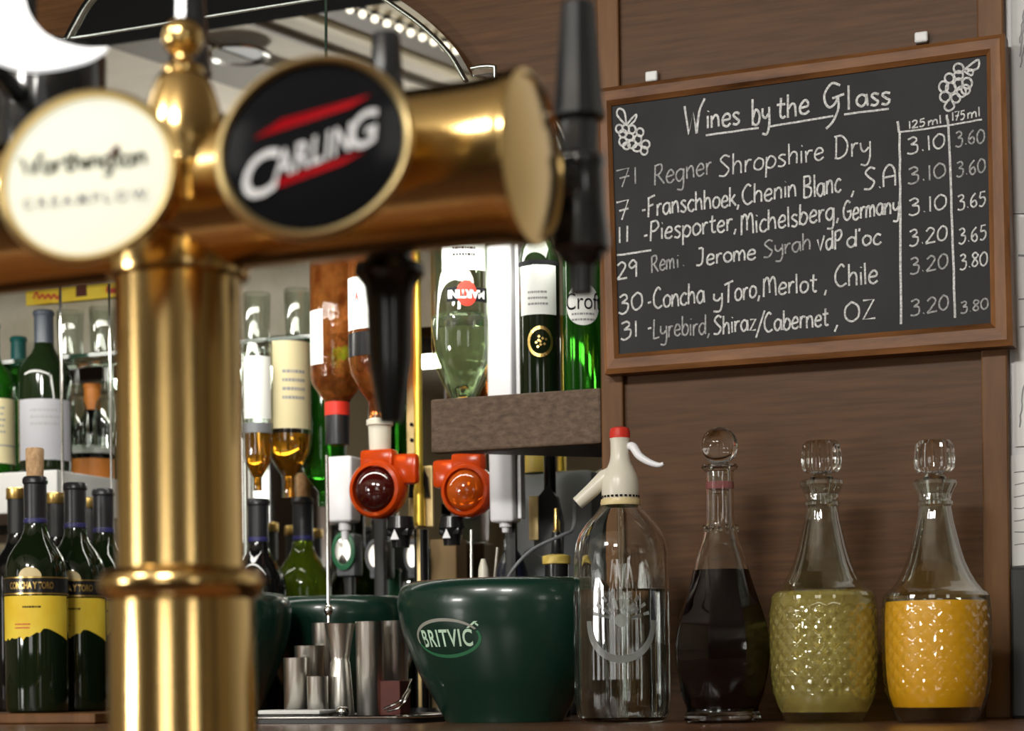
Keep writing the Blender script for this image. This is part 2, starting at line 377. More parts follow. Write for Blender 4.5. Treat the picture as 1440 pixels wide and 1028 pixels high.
# ------------------------------------------------------------------ the room
ZC, ZF, ZT = 1.25, -1.12, -.05          # ceiling, floor, back-bar top
XP = W(848, 600, 0).x                   # left edge of the panelled wall
XR = W(1419, 600, 0).x                  # its right edge
YM = .48                                # back of the bottle alcove
ZB = .60                                # underside of the bulkhead above the alcove
XL, XE, YB = -3.6, 2.4, -5.6
struct('floor', MB().box((XL, YB, ZF - .05), (XE, .6, ZF)), M['floorm'], 0)
struct('ceiling', MB().box((XL, YB, ZC), (XE, .6, ZC + .05)), M['ceil'], 0)
struct('wall_rear', MB().box((XL, YB - .05, ZF), (XE, YB, ZC)), M['wallpaint'], 0)
struct('wall_left', MB().box((XL - .05, YB, ZF), (XL, .6, ZC)), M['wallpaint'], 0)
struct('wall_right', MB().box((XE, YB, ZF), (XE + .05, .6, ZC)), M['wallpaint'], 0)
struct('wall_back', MB().box((XP, 0, ZT - .04), (XR, .02, ZC)), M['panel'], 0)
struct('wall_back_upper', MB().box((XL, 0, ZB), (XP, .02, ZC)), M['panel'], 0)
struct('wall_alcove_side', MB().box((XP, .02, ZT - .04), (XP + .03, YM, ZC)), M['darkwood'], 0)
struct('wall_alcove_back', MB().box((XL, YM, ZF), (XP + .03, YM + .03, ZC)), mat('alcove_paint', (.46, .42, .32), .8, noise=((14, 14, 14), (.40, .36, .26), (.52, .48, .38), 4)), 0)
struct('wall_back_right', MB().box((XR, .012, ZF), (XE, .04, ZC)), M['whitepaint'], 0)
struct('trim_1', MB().box((XP, -.007, ZT), (W(879, 600, 0).x, -.0005, ZC - .001), .002), M['stile'], 0)
struct('trim_2', MB().box((W(1383, 700, 0).x, -.007, ZT), (XR, -.0005, ZC - .001), .002), M['stile'], 0)
struct('trim_3', MB().box((XL, -.012, ZB - .03), (XP, .02, ZB - .001), .003), M['darkwood'], 0)
# daylight windows of the room, behind and to the left of the viewer
def window(n, lo, hi, glow, axis):
    mb = MB().box(lo, hi); o = struct('window_%d' % n, mb, glow, 0)
    f = MB(); lo, hi = Vector(lo), Vector(hi); t = .05
    a = 1 if axis == 'x' else 0
    def bar(u0, u1, z0, z1):
        l, h = lo.copy(), hi.copy(); l[a], h[a], l.z, h.z = u0, u1, z0, z1
        l[1 - a] -= .03; h[1 - a] += .03; f.box(l, h)
    for u in (lo[a], (lo[a] + hi[a]) / 2, hi[a]): bar(u - t / 2, u + t / 2, lo.z, hi.z)
    for z in (lo.z, (lo.z + hi.z) / 2, hi.z): bar(lo[a], hi[a], z - t / 2, z + t / 2)
    link('window_frame', f, M['whitepaint'], o, 0)
window(1, (XL + .002, -3.7, -.05), (XL + .012, -2.55, 1.0), M['winglow'], 'x')
window(2, (-.9, YB + .002, -.05), (.35, YB + .012, 1.0), M['winglow2'], 'y')
window(3, (XE - .012, -4.4, -.05), (XE - .002, -3.5, .95), M['winglow2'], 'x')

for k, (x, y) in enumerate(((-2.9, -2.3), (-2.2, -5.2), (.9, -5.2), (2.1, -3.0), (2.0, -1.6))):  # unseen posts added to give the brass dark stripes to reflect
    struct('reflection_post_%d' % (k + 1), MB().box((x - .09, y - .09, ZF + .001), (x + .09, y + .09, ZC - .001), .006), M['darkwood'], 0)
# the black canopy above the bar and the boards of the ceiling that the arched mirror reflects
YA = -.024                              # face of the arched mirror
def CEIL(px, py, z):                    # where the room is met by the view reflected in that mirror
    d = ray(px, py); P = CAM + d * ((YA - CY) / d.y)
    d2 = Vector((d.x, -d.y, d.z)); return P + d2 * ((z - P.z) / d2.z)
ys = CEIL(300, 42, 1.17).y
struct('trim_4', MB().box((XL, ys, 1.17), (XP + .3, -.001, ZC - .001)), M['soffit'], 0)
def beam(n, pa, pb, qa, mt, drop, ext=.5):
    a, b = CEIL(*pa, ZC), CEIL(*pb, ZC); c = CEIL(*qa, ZC)
    d = (b - a).normalized(); nrm = Vector((-d.y, d.x, 0)); w = (c - a).dot(nrm)
    a2, b2 = a - d * ext, b + d * ext
    def clampy(p):                      # boards stop at the canopy
        return p if p.y < ys - .004 else p + d * ((ys - .004 - p.y) / d.y)
    a2, b2 = clampy(a2), clampy(b2); a3, b3 = clampy(a2 + nrm * w), clampy(b2 + nrm * w)
    mb = MB(); lo = [a2, b2, b3, a3]
    mb.prism([(p.x, p.y) for p in lo], -drop, lambda x, y, h: Vector((x, y, ZC - .0005 + h)))
    struct('trim_%d' % n, mb, mt, 0)
    return a, b
beam(5, (374, 31), (625, 122), (374, 35), M['beam'], .012)
beam(6, (300, 52), (414, 92), (300, 100), M['beam'], .02)
beam(7, (440, 14), (600, 75), (440, 22), M['beamlight'], .02)
beam(8, (455, 12), (610, 72), (480, -2), M['beam'], .014)
beam(9, (520, 8), (640, 62), (560, -20), M['beamlight'], .016)
beam(10, (0, 120), (250, 205), (0, 126), M['beam'], .01)
a, b = CEIL(492, 13, ZC - .03), CEIL(626, 65, ZC - .03)
t = thing('festoon_light_string', 'string of small lit bulbs along the ceiling, seen in the arched mirror', 'lights', a)
tb = MB(); tb.tube([a + (b - a) * (k / 30 * 1.4 - .2) - a + Vector((0, 0, .016)) for k in range(31)], .004, 6)
for k in range(12):
    p = a + (b - a) * (k - 1) / 8 - a; tb.tube([p + Vector((0, 0, .03)), p + Vector((0, 0, .008))], .007, 8)
link('cable', tb, M['blackm'], t)
for k in range(12):
    p = a + (b - a) * (k - 1) / 8 - a; link('bulb', MB().sphere((0, 0, 0), .0075, 12, 8), M['bulb'], t, 60, p)
p = CEIL(335, 77, ZC - .02)
t = thing('ceiling_downlight', 'round recessed ceiling lamp, seen in the arched mirror left of the black lens', 'lamp', p)
link('ring', MB().lathe([(.05, .0), (.062, -.004), (.066, 0), (.062, .004), (.05, .004)], 32), M['chrome'], t)
link('lamp_face', MB().lathe([(0, .002), (.05, .002), (.05, .005), (0, .005)], 32), M['greyplastic'], t)

# back-bar top
struct_top = MB().box((XL + .01, -.5, ZT - .04), (XE - .01, -.0008, ZT), .004)
o = link('back_bar_worktop', struct_top, M['counter'], None, 0); tag(o, 'long polished brown wooden back-bar top under the bottles', 'worktop')
o = link('lower_worktop', MB().box((XL + .01, 0, ZT - .04), (XP - .001, YM - .001, ZT)), M['counter'], None, 0); tag(o, 'wooden base inside the bottle alcove behind the ice buckets', 'worktop')
o = link('bar_plinth', MB().box((XL + .01, -.42, ZF + .001), (XE - .01, -.001, ZT - .0405)), M['darkwood'], None, 0); tag(o, 'dark wooden cupboard front under the back-bar top', 'cupboard')
t = thing('front_bar_counter', 'front bar counter carrying the brass beer font, below the view', 'counter', (0, -1.15, ZF))
link('counter_top', MB().box((-2.2, -.28, .93), (2.0, .25, .97), .006), M['counter'], t, 0)
link('counter_front', MB().box((-2.1, -.2, .001), (1.9, .2, .93)), M['darkwood'], t, 0)
# thin board that the left wine bottles stand on
ZL = W(52, 1003, -.07 - .042).z
o = link('riser_board', MB().box((-2.4, -.125, ZT + .0005), (-1.425, .205 + .045, ZL), .002), M['stile'], None, 0)
tag(o, 'low wooden board with a worn front edge under the yellow-labelled wine bottles', 'board')

# ------------------------------------------------------------------ arched mirror
t = thing('arched_mirror', 'large scalloped arch mirror with a bright shaped edge on the brown panelling', 'mirror', (0, 0, 0))
arc = catmull([(-62, 96, 0), (-20, 78, 0), (30, 66, 0), (88, 55, 0)], 6)[:-1] + catmull([(88, 55, 0), (100, 32, 0), (122, -4, 0), (165, -48, 0), (250, -85, 0), (350, -92, 0), (450, -62, 0), (520, -27, 0), (565, 2, 0), (605, 32, 0), (640, 68, 0), (664, 108, 0)], 6)[:-1] + \
    catmull([(664, 108, 0), (690, 105, 0), (722, 114, 0), (752, 134, 0), (778, 162, 0), (800, 205, 0), (806, 260, 0)], 6)
pts = [W(p.x, p.y, YA) for p in arc]
poly = [(p.x, p.z) for p in pts] + [(pts[-1].x, ZB + .02), (pts[0].x, ZB + .02)]
cx_ = sum(p[0] for p in poly) / len(poly); cz_ = sum(p[1] for p in poly) / len(poly)
link('mirror_glass', MB().prism(poly, .005, lambda x, z, h: Vector((x, YA + h, z))), M['mirror'], t, 0)
link('backing_board', MB().prism([(cx_ + (x - cx_) * .97, cz_ + (z - cz_) * .93) for x, z in poly], .018, lambda x, z, h: Vector((x, YA + .0052 + h, z))), M['darkwood'], t, 0)
bv = MB(); ci = Vector((cx_, 0, cz_))
cusps = [0] + [i for i, p in enumerate(arc) if (abs(p.x - 88) < .01 and abs(p.y - 55) < .01) or (abs(p.x - 664) < .01 and abs(p.y - 108) < .01)] + [len(arc) - 1]
for i0, i1 in zip(cusps[:-1], cusps[1:]):      # one run of bevel per scallop
    out = [Vector((p.x, YA - .0005, p.z)) for p in pts[i0:i1 + 1]]; inn = []
    for i, p in enumerate(out):
        tg = out[min(i + 1, len(out) - 1)] - out[max(i - 1, 0)]; n = Vector((tg.z, 0, -tg.x)).normalized()
        if n.dot(ci - p) < 0: n = -n
        inn.append(p + n * .0095 + Vector((0, -.0012, 0)))
    for i in range(len(out) - 1): bv.quad([out[i] + Vector((0, .0042, 0)), out[i + 1] + Vector((0, .0042, 0)), inn[i + 1], inn[i]])
    bv.tube([p + Vector((0, -.001, 0)) for p in inn], .0028, 8)
link('bevelled_edge', bv, M['bevel'], t, 60)
sm = MB(); sm.tube([W(74, 58, YA - .001), W(528, -15, YA - .001)], .0016, 6); link('joint', sm, M['bevel'], t)
sm = MB(); sm.tube([W(458, -20, YA - .001), W(458, 140, YA - .001)], .0014, 6); link('joint', sm, M['edge'], t)
t = thing('alcove_mirror', 'plain mirror lining the back of the bottle alcove', 'mirror', (0, 0, 0))
link('mirror_glass', MB().box((XL + .05, YM - .008, ZT + .001), (XP - .002, YM - .002, W(0, 512, YM).z)), M['mirror'], t, 0)
for px in (87, 156, 342):
    p = W(px, 600, YM - .011); link('joint', MB().box((p.x - .003, YM - .012, ZT + .002), (p.x + .003, YM - .0085, W(0, 512, YM).z)), M['bevel'], t, 0)

# ------------------------------------------------------------------ chalkboard
YC = -.024
t = thing('chalkboard', 'black chalkboard wine price list in a stained pine frame on the panelling', 'chalkboard', (0, 0, 0))
def Q(px, py): p = W(px, py, YC - .008); return (p.x, p.z)
# a true rectangle hung a little out of level: corners averaged from the frame
In = [Q(857, 147), Q(1386, 75), Q(1392, 453), Q(868, 497)]
Ou = [Q(838, 124), Q(1412, 46), Q(1424, 485), Q(849, 526)]
fr = lambda x, z, h: Vector((x, YC - .008 + h, z))
for k, (nm, mt) in enumerate((('frame', 'frame'), ('framev', 'framev'), ('frame', 'frame'), ('framev', 'framev'))):
    k2 = (k + 1) % 4
    mb = MB(); a, b, c, d = Ou[k], Ou[k2], In[k2], In[k]
    # profiled: flat outside, bevel to the slate
    mid = lambda p, q, f: (p[0] + (q[0] - p[0]) * f, p[1] + (q[1] - p[1]) * f)
    ring = [(a, .030), (a, .003), (mid(a, d, .25), 0), (mid(a, d, .75), .001), (d, .006), (d, .030)]
    ring2 = [(b, .030), (b, .003), (mid(b, c, .25), 0), (mid(b, c, .75), .001), (c, .006), (c, .030)]
    A_ = [mb.bm.verts.new(fr(*p, h)) for p, h in ring]; B_ = [mb.bm.verts.new(fr(*p, h)) for p, h in ring2]
    for i in range(6): mb._f((A_[i], A_[(i + 1) % 6], B_[(i + 1) % 6], B_[i]))
    mb._f(A_[::-1]); mb._f(B_)
    link('frame_rail', mb, M[mt], t, 20)
ctr = (sum(p[0] for p in In) / 4, sum(p[1] for p in In) / 4)
sl = [(ctr[0] + (p[0] - ctr[0]) * 1.01, ctr[1] + (p[1] - ctr[1]) * 1.01) for p in In]
link('slate', MB().prism(sl, .012, lambda x, z, h: Vector((x, YC + h, z))), M['slate'], t, 0)
fw = lambda x, y: W(x, y, YC - .0004)
r0 = mm(YC, 1100)
ck = MB()
def wr(mb, text, x0, y0, x1, y1, xh, rad): stroke_mesh(mb, strokes(text, (x0, y0), (x1, y1), xh), fw, rad * r0)
def ln(mb, rad, *pts):
    q = []
    for (xa, ya), (xb, yb) in zip(pts[:-1], pts[1:]):
        for k in range(6): q.append(Vector((xa + (xb - xa) * k / 6, ya + (yb - ya) * k / 6)) + Vector((random.uniform(-.5, .5), random.uniform(-.4, .4))))
    q.append(Vector(pts[-1])); stroke_mesh(mb, [q], fw, rad * r0)
for tx, x0, y0, x1, y1, xh in (('W', 962, 190, 990, 186, 25), ('ines', 993, 181, 1042, 175, 17), ('by', 1057, 177, 1084, 172, 22), ('the', 1092, 167, 1140, 160, 19), ('#', 1157, 160, 1186, 157, 23), ('l', 1190, 154, 1200, 153, 20), ('ass', 1203, 151, 1254, 146, 17)):
    wr(ck, tx, x0, y0, x1, y1, xh, 1.75)
ln(ck, 1.5, (993, 190), (1067, 180)); ln(ck, 1.5, (1083, 178), (1172, 163)); ln(ck, 1.5, (1187, 161), (1250, 153))
f1 = MB()
for tx, x0, y0, x1, y1, xh in (('Regner', 919, 261, 1002, 245, 17), ('71', 866, 263, 900, 258, 16), ('Rem', 915, 384, 950, 376, 14), ('i.', 950, 377, 966, 374, 12), ('Syrah', 1073, 362, 1142, 350, 14), ('Lyrebird,', 917, 476, 1000, 469, 16)):
    f1 = MB(); wr(f1, tx, x0, y0, x1, y1, xh, 1.3); link('faint_lettering', f1, M['chalkf'], t, 60)
for tx, x0, y0, x1, y1, xh in (('Shropshire', 1010, 248, 1160, 224, 17), ('Dry', 1172, 224, 1226, 217, 19)): wr(ck, tx, x0, y0, x1, y1, xh, 1.35)
for tx, x0, y0, x1, y1, xh in (('7', 866, 309, 887, 306, 17), ('-Franschhoek,', 902, 305, 1042, 289, 16), ('Chenin', 1043, 289, 1122, 276, 16), ('Blanc', 1129, 279, 1184, 270, 18), (',', 1196, 270, 1206, 269, 18), ('S.A', 1214, 268, 1264, 260, 18),
        ('11', 866, 342, 888, 339, 15), ('-Piesporter,', 904, 340, 1038, 323, 16), ('Michelsberg,', 1041, 331, 1182, 307, 17), ('Germany', 1185, 311, 1266, 299, 16),
        ('29', 867, 393, 898, 389, 16), ('Jerome', 978, 374, 1064, 364, 14), ('VdP', 1149, 354, 1186, 347, 15), ("d'oc", 1190, 349, 1241, 342, 14),
        ('30', 869, 440, 906, 434, 16), ('-Concha', 910, 435, 992, 426, 17), ('y', 1002, 428, 1018, 426, 15), ('Toro,', 1018, 426, 1071, 417, 17), ('Merlot', 1072, 418, 1150, 409, 16), (',', 1158, 409, 1166, 408, 16), ('Chile', 1173, 404, 1236, 398, 18),
        ('31', 872, 477, 899, 472, 15), ('-', 910, 470, 918, 469, 15), ('Shiraz', 1003, 471, 1064, 464, 15), ('/', 1062, 468, 1078, 466, 16), ('Cabernet', 1074, 467, 1166, 458, 16), (',', 1172, 460, 1184, 459, 20), ('OZ', 1186, 454, 1232, 448, 17)):
    wr(ck, tx, x0, y0, x1, y1, xh, 1.5)
ln(ck, 1.5, (868, 359), (916, 352))
ln(ck, 1.8, (1262, 171), (1265, 187), (1266, 300), (1267, 456)); ln(ck, 1.8, (1331, 161), (1334, 178), (1339, 320), (1343, 447)); ln(ck, 1.3, (1265, 186), (1330, 177), (1381, 168))
for tx, x0, y0, x1, y1, xh in (('125', 1277, 181, 1302, 177, 7), ('ml', 1305, 177, 1325, 173, 7), ('175', 1338, 170, 1358, 167, 8), ('ml', 1360, 167, 1380, 163, 8)): wr(ck, tx, x0, y0, x1, y1, xh, 1.1)
for k, (tx, y) in enumerate((('3.10', 215), ('3.10', 257), ('3.10', 301), ('3.20', 345), ('3.20', 384), ('3.20', 443))):
    q_ = MB(); wr(q_, tx, 1275 + k, y + 1, 1331 + k, y - 8, 14, 1.3); link('price', q_, M['chalkf' if k in (1, 4, 5) else 'chalk'], t, 60)
for k, (tx, y) in enumerate((('3.60', 205), ('3.60', 247), ('3.65', 294), ('3.65', 341), ('3.80', 377), ('3.80', 439))):
    q_ = MB(); wr(q_, tx, 1343 + 1.5 * k, y + 1, 1386 + k, y - 5, 13 if k < 5 else 10, 1.2); link('price', q_, M['chalk' if k in (2, 3, 4) else 'chalkf'], t, 60)
link('chalk_lettering', ck, M['chalk'], t, 60)
def grapes(cs, r, leafs):
    mb = MB()
    for (x, y) in cs:
        rx, ry = r * random.uniform(.85, 1.15), r * random.uniform(.85, 1.15)
        stroke_mesh(mb, [[Vector((x + rx * math.cos(a * PI / 8), y + ry * math.sin(a * PI / 8))) for a in range(17)]], fw, 1.5 * r0)
    for lf in leafs: stroke_mesh(mb, [[Vector((p.x, p.y)) for p in catmull([(x, y, 0) for x, y in lf], 4)]], fw, 1.5 * r0)
    link('grape_drawing', mb, M['chalk'], t, 60)
grapes([(880, 181), (889, 182), (900, 186), (876, 188), (885, 192), (897, 196), (876, 199), (889, 203), (881, 205), (896, 208), (908, 203), (906, 212), (871, 181)], 5.6,
       [[(880, 176), (868, 162), (870, 153), (878, 157), (881, 176)], [(881, 176), (888, 167), (895, 161), (893, 169), (884, 178)]])
grapes([(1348, 96), (1335, 110), (1348, 106), (1327, 122), (1337, 124), (1348, 118), (1360, 117), (1329, 136), (1352, 129), (1344, 138), (1358, 126)], 7,
       [[(1334, 140), (1328, 150), (1334, 156), (1342, 150), (1338, 140)], [(1356, 98), (1366, 90), (1376, 84), (1375, 96), (1360, 100)], [(1356, 100), (1366, 106), (1368, 99), (1358, 97)]])
for px, py in ((917, 108), (1296, 53)):
    p = W(px, py, -.004); link('mounting_clip', MB().box((p.x - .0075, -.0085, p.z - .006), (p.x + .0075, -.0006, p.z + .006), .002), M['whitepaint'], t, 0)

# ------------------------------------------------------------------ notices to the right of the panelling
def notice(name, label, quad, Y, mt, lines, kids=('ink', 'inkg')):
    t = thing(name, label, 'notice', (0, 0, 0))
    P = [W(x, y, Y) for x, y in quad]
    mb = MB().prism([(p.x, p.z) for p in P], .0012, lambda x, z, h: Vector((x, Y + h, z)))
    link('sheet', mb, M[mt], t, 0)
    ib = MB()
    for (x0, y0, x1, y1, wd_) in lines:
        n = 8; st = [Vector((x0 + (x1 - x0) * k / n, y0 + (y1 - y0) * k / n)) + Vector((random.uniform(-1.2, 1.2), random.uniform(-1.2, 1.2))) for k in range(n + 1)]
        stroke_mesh(ib, [st], lambda x, y: W(x, y, Y - .0005), wd_ * r0)
    link('print', ib, M['inkg'], t, 60)
Yn = .009
notice('laminated_notice', 'grey laminated notice at the upper right edge beside the chalkboard', [(1421, -60), (1520, -60), (1520, 300), (1424, 300)], Yn, 'paperg', [(1434, 80, 1440, 30, 1), (1434, 95, 1442, 60, 1), (1433, 60, 1441, 10, 1), (1450, 20, 1500, 30, 1), (1450, 60, 1500, 70, 1)])
notice('printed_notice', 'white printed notice below the laminated one beside the chalkboard frame', [(1425, 306), (1520, 300), (1520, 622), (1428, 628)], Yn, 'paper', [(1432, 360, 1500, 350, 1.5), (1434, 600, 1440, 540, 1), (1433, 420, 1500, 414, 1), (1434, 460, 1500, 452, 1)])
notice('handwritten_note', 'handwritten white note taped low on the wall right of the orange decanter', [(1420, 641), (1520, 630), (1520, 790), (1423, 796)], Yn - .002, 'paper', [(1426, 664 + 17 * k, 1500, 656 + 17 * k, .7) for k in range(7)])
p0, p1 = W(1426, 800, .012), W(1600, 1030, .012)
o = link('dark_cabinet', MB().box((p0.x, -.02, ZT + .0005), (p0.x + .4, .0115, p0.z), .003), M['blackm'], None, 0); tag(o, 'dark cabinet at the lower right edge under the handwritten note', 'cabinet')

# ------------------------------------------------------------------ wooden corner shelf
a, b = W(608, 600, 0), W(848, 600, 0)
zt, zb = W(848, 546, 0).z, W(848, 624, 0).z
t = thing('corner_shelf', 'rough brown wooden corner shelf fixed to the panelling left of the chalkboard', 'shelf', (0, 0, 0))
link('fascia', MB().box((a.x, -.006, zb), (XP - .0005, .014, zt), .003), M['shelfwood'], t, 0)
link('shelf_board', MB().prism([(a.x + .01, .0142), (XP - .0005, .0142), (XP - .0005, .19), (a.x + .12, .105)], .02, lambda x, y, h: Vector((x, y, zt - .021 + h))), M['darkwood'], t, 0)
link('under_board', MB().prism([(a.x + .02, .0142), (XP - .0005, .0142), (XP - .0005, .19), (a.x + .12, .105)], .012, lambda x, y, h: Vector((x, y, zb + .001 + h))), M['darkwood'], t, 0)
ZSH = zt - .001

# ------------------------------------------------------------------ glassware helpers
def facing(p): return math.atan2(CAM.y - p[1], CAM.x - p[0])
def shell(prof_out, wall, bottom):
    """closed double-walled profile from an outer one (radius, z), open at the top"""
    inn = [(max(r - wall, .002), max(z, bottom)) for r, z in prof_out if r > 1e-6]
    inn = [q for i, q in enumerate(inn) if i == 0 or q != inn[i - 1]]
    keep = [q for q in inn if q[1] > bottom + 1e-6]
    base_r = [r for r, z in prof_out if z <= bottom + .006]
    return list(prof_out) + keep[::-1] + [(keep[0][0] * .97, bottom), (0, bottom)], [(0, bottom), (keep[0][0] * .97, bottom)] + keep
def fill(inner, level, grow=.0003):
    out = []
    for (r, z), nx in zip(inner, inner[1:] + [None]):
        if z <= level: out.append((r + grow if r > 1e-6 else 0, z - (grow if r < 1e-6 or z == inner[0][1] else 0)))
        if nx and z <= level < nx[1]:
            f = (level - z) / (nx[1] - z); out.append((r + (nx[0] - r) * f + grow, level))
    out.append((0, level)); return out
def smoothprof(p, n=4):
    q = catmull([(r, 0, z) for r, z in p], n); return [(max(v.x, 0), v.z) for v in q]
def patch(mb, r, th, half, z0, z1, seg=14, prof=None):
    return mb.lathe([(r, z0), (r, z1)] if prof is None else prof, seg, a0=th - half, a1=th + half)
def wrap(mb, r, th, zc, flip=False):
    s = -1 if flip else 1
    rf = r if callable(r) else (lambda z: r)
    return mb.mapv(lambda p: Vector((rf(zc + s * p.y) * math.cos(th + s * p.x / rf(zc)), rf(zc + s * p.y) * math.sin(th + s * p.x / rf(zc)), zc + s * p.y)))
def oval(rx, ry, n=20, m=12):            # a flat oval of even rows, fine enough to bend round a bottle
    mb = MB(); rows = []
    for j in range(n + 1):
        y = -ry * math.cos(PI * j / n); hw = rx * math.sin(PI * j / n) + 1e-5
        rows.append([mb.bm.verts.new((-hw + 2 * hw * i / m, y, 0)) for i in range(m + 1)])
    for A_, B_ in zip(rows[:-1], rows[1:]):
        for i in range(m): mb._f((A_[i], A_[i + 1], B_[i + 1], B_[i]))
    return mb
def squiggles(w, h, rows, rng):
    """rows of unreadable small print as flat strips in the xy plane"""
    mb = MB()
    for k in range(rows):
        y = h / 2 - h * (k + .5) / rows; x = -w / 2
        while x < w / 2 - w * .05:
            l = rng.uniform(.05, .16) * w; l = min(l, w / 2 - x)
            t_ = h / rows * .18
            mb.quad([(x, y - t_, 0), (x + l, y - t_, 0), (x + l, y + t_, 0), (x, y + t_, 0)]); x += l + w * .03
    return mb
def densify(mb, cuts=2):
    bmesh.ops.triangulate(mb.bm, faces=mb.bm.faces)
    return mb

def bottle_prof(r, h):
    return [(0, .004), (r * .6, .002), (r * .88, 0), (r * .98, .003), (r, .008), (r, h * .3), (r, h * .585), (r * .975, h * .62), (r * .88, h * .66), (r * .7, h * .70), (r * .5, h * .735), (r * .39, h * .77), (r * .35, h * .81), (r * .345, h * .95), (r * .345, h * .97), (r * .385, h * .974), (r * .385, h * .992), (r * .34, h), (0, h)]
def wine_bottle(label, base, r, h, glass, capm, cork=0, goldtop=False, group=None, bluering=True):
    t = thing('wine_bottle', label, 'bottle', base, group=group)
    link('glass', MB().lathe(bottle_prof(r, h), 40), M[glass], t, 35)
    z0 = h * .80
    e = .0006
    link('capsule', MB().lathe([(r * .352 + e, z0), (r * .347 + e, h * .95), (r * .347 + e, h * .968), (r * .388 + e, h * .974), (r * .388 + e, h * .992), (r * .35, h + e), (0, h + e)], 32), M[capm], t, 40)
    if bluering: link('band', MB().lathe([(r * .356 + e, z0 + h * .004), (r * .355 + 2 * e, z0 + h * .006), (r * .354 + 2 * e, z0 + h * .022), (r * .353 + e, z0 + h * .024)], 32), M['capblue'], t)
    if goldtop: link('gold_cap', MB().lathe([(r * .40, h * .955), (r * .41, h * .957), (r * .41, h * 1.002), (r * .38, h * 1.006), (0, h * 1.006)], 32), M['gold'], t)
    if cork: link('cork', MB().lathe([(0, h + e), (r * .27, h + e), (r * .29, h + cork * .5), (r * .295, h + cork * .94), (r * .26, h + cork), (0, h + cork)], 24), M['cork'], t)
    return t

def concha_label(t, r, h, base, toff=0, text=True):
    """black name band with gold lettering, gold crest and yellow label with a torn-looking zigzag foot"""
    th = facing(base) + toff; e = r + .0006
    zc = h * .475
    link('name_band', patch(MB(), e, th, 1.45, h * .505, h * .565, 24), M['black'], t)
    mb = MB(); patch(mb, e + .0003, th, 1.45, h * .566, h * .571, 24); patch(mb, e + .0003, th, 1.45, h * .498, h * .504, 24); link('gold_line', mb, M['gold'], t)
    if text:
        tx = fit(text_bm('CONCHA Y TORO', .02, .0006), r * 1.5, h * .03)
        link('gold_lettering', wrap(tx, e + .0005, th - .18, h * .535), M['gold'], t, 0)
    # crest
    cr = oval(r * .37, r * .30).mapv(lambda p: Vector((p.x, max(p.y, 0), 0)))
    link('crest', wrap(cr, r + .0012, th - .2, h * .572), M['creamband'], t, 0)
    # yellow label, top straight, foot a notch
    lab = MB(); N = 24; W_ = 1.3
    def foot(u):                        # u -1..1
        return .245 + .05 * (1 - abs(u - .35) / .65 if u > -.3 else max(0, .0 + (u + 1) * .35)) + .006 * math.sin(u * 31) * (u < .3)
    top = []; bot = []
    for k in range(N + 1):
        u = -1 + 2 * k / N; a = th - .12 + u * W_
        top.append(lab.bm.verts.new((e * math.cos(a), e * math.sin(a), h * .492)))
        bot.append(lab.bm.verts.new((e * math.cos(a), e * math.sin(a), h * (foot(u) + .06))))
    for k in range(N): lab._f((bot[k], bot[k + 1], top[k + 1], top[k]))
    link('label', lab, M['label_yellow'], t)
    rr = random.Random(3)
    sq = squiggles(r * .6, h * .02, 1, rr); link('small_print', wrap(sq, e + .0003, th - .15, h * .445), M['ink'], t, 0)
    sq = squiggles(r * .55, h * .03, 2, rr); link('red_mark', wrap(sq, e + .0003, th - .45, h * .365), M['redink'], t, 0)

# ------------------------------------------------------------------ left wine bottles on the riser board
def base_at(px, Y, z): p = W(px, 900, Y); return Vector((p.x, Y, z))
b0 = base_at(52, -.07, ZL); HB = W(52, 671, -.07).z - ZL
grpC = 'yellow-labelled wine bottles at the lower left'
for k, (px, Y, lab, cork) in enumerate(((52, -.07, 'front wine bottle with bare cork and full yellow label, lower left', .038), (108, .022, 'second wine bottle behind the corked one, half its yellow label showing', 0), (148, .112, 'third wine bottle in the row, against the brass column', 0))):
    b_ = base_at(px, Y, ZL)
    t = wine_bottle(lab, b_, .0405, HB, 'glassdk', 'capsule', cork, group=grpC)
    concha_label(t, .0405, HB, b_, text=(k < 2))
grpG = 'gold-capped wine bottles behind the yellow-labelled ones'
for px, Y, lab in ((27, .035, 'gold-capped dark wine bottle just left of the corked one'), (82, .12, 'gold-capped dark wine bottle between first and second yellow-labelled bottles'), (129, .205, 'gold-capped dark wine bottle behind the third yellow-labelled bottle')):
    wine_bottle(lab, base_at(px, Y, ZL), .038, HB * .992, 'glassbk', 'blackm', 0, True, grpG, False)
z_ = ZT + .0005
p = base_at(365, .27, z_)
t = wine_bottle('dark wine bottle with black capsule just right of the brass column', p, .040, W(365, 702, .27).z - z_, 'glassbk', 'capsule', 0, group='wine bottles behind the rear ice buckets')
p = base_at(428, .385, z_); h = W(428, 700, .385).z - z_
t = wine_bottle('olive green wine bottle with bare cork behind the ice buckets', p, .042, h, 'glassol', 'capsule', .036, group='wine bottles behind the rear ice buckets')
th = facing(p); link('label', patch(MB(), .0426, th, 1.2, h * .2, h * .5, 20), M['label_yellow'], t); link('name_band', patch(MB(), .0427, th, 1.3, h * .5, h * .54, 20), M['black'], t)

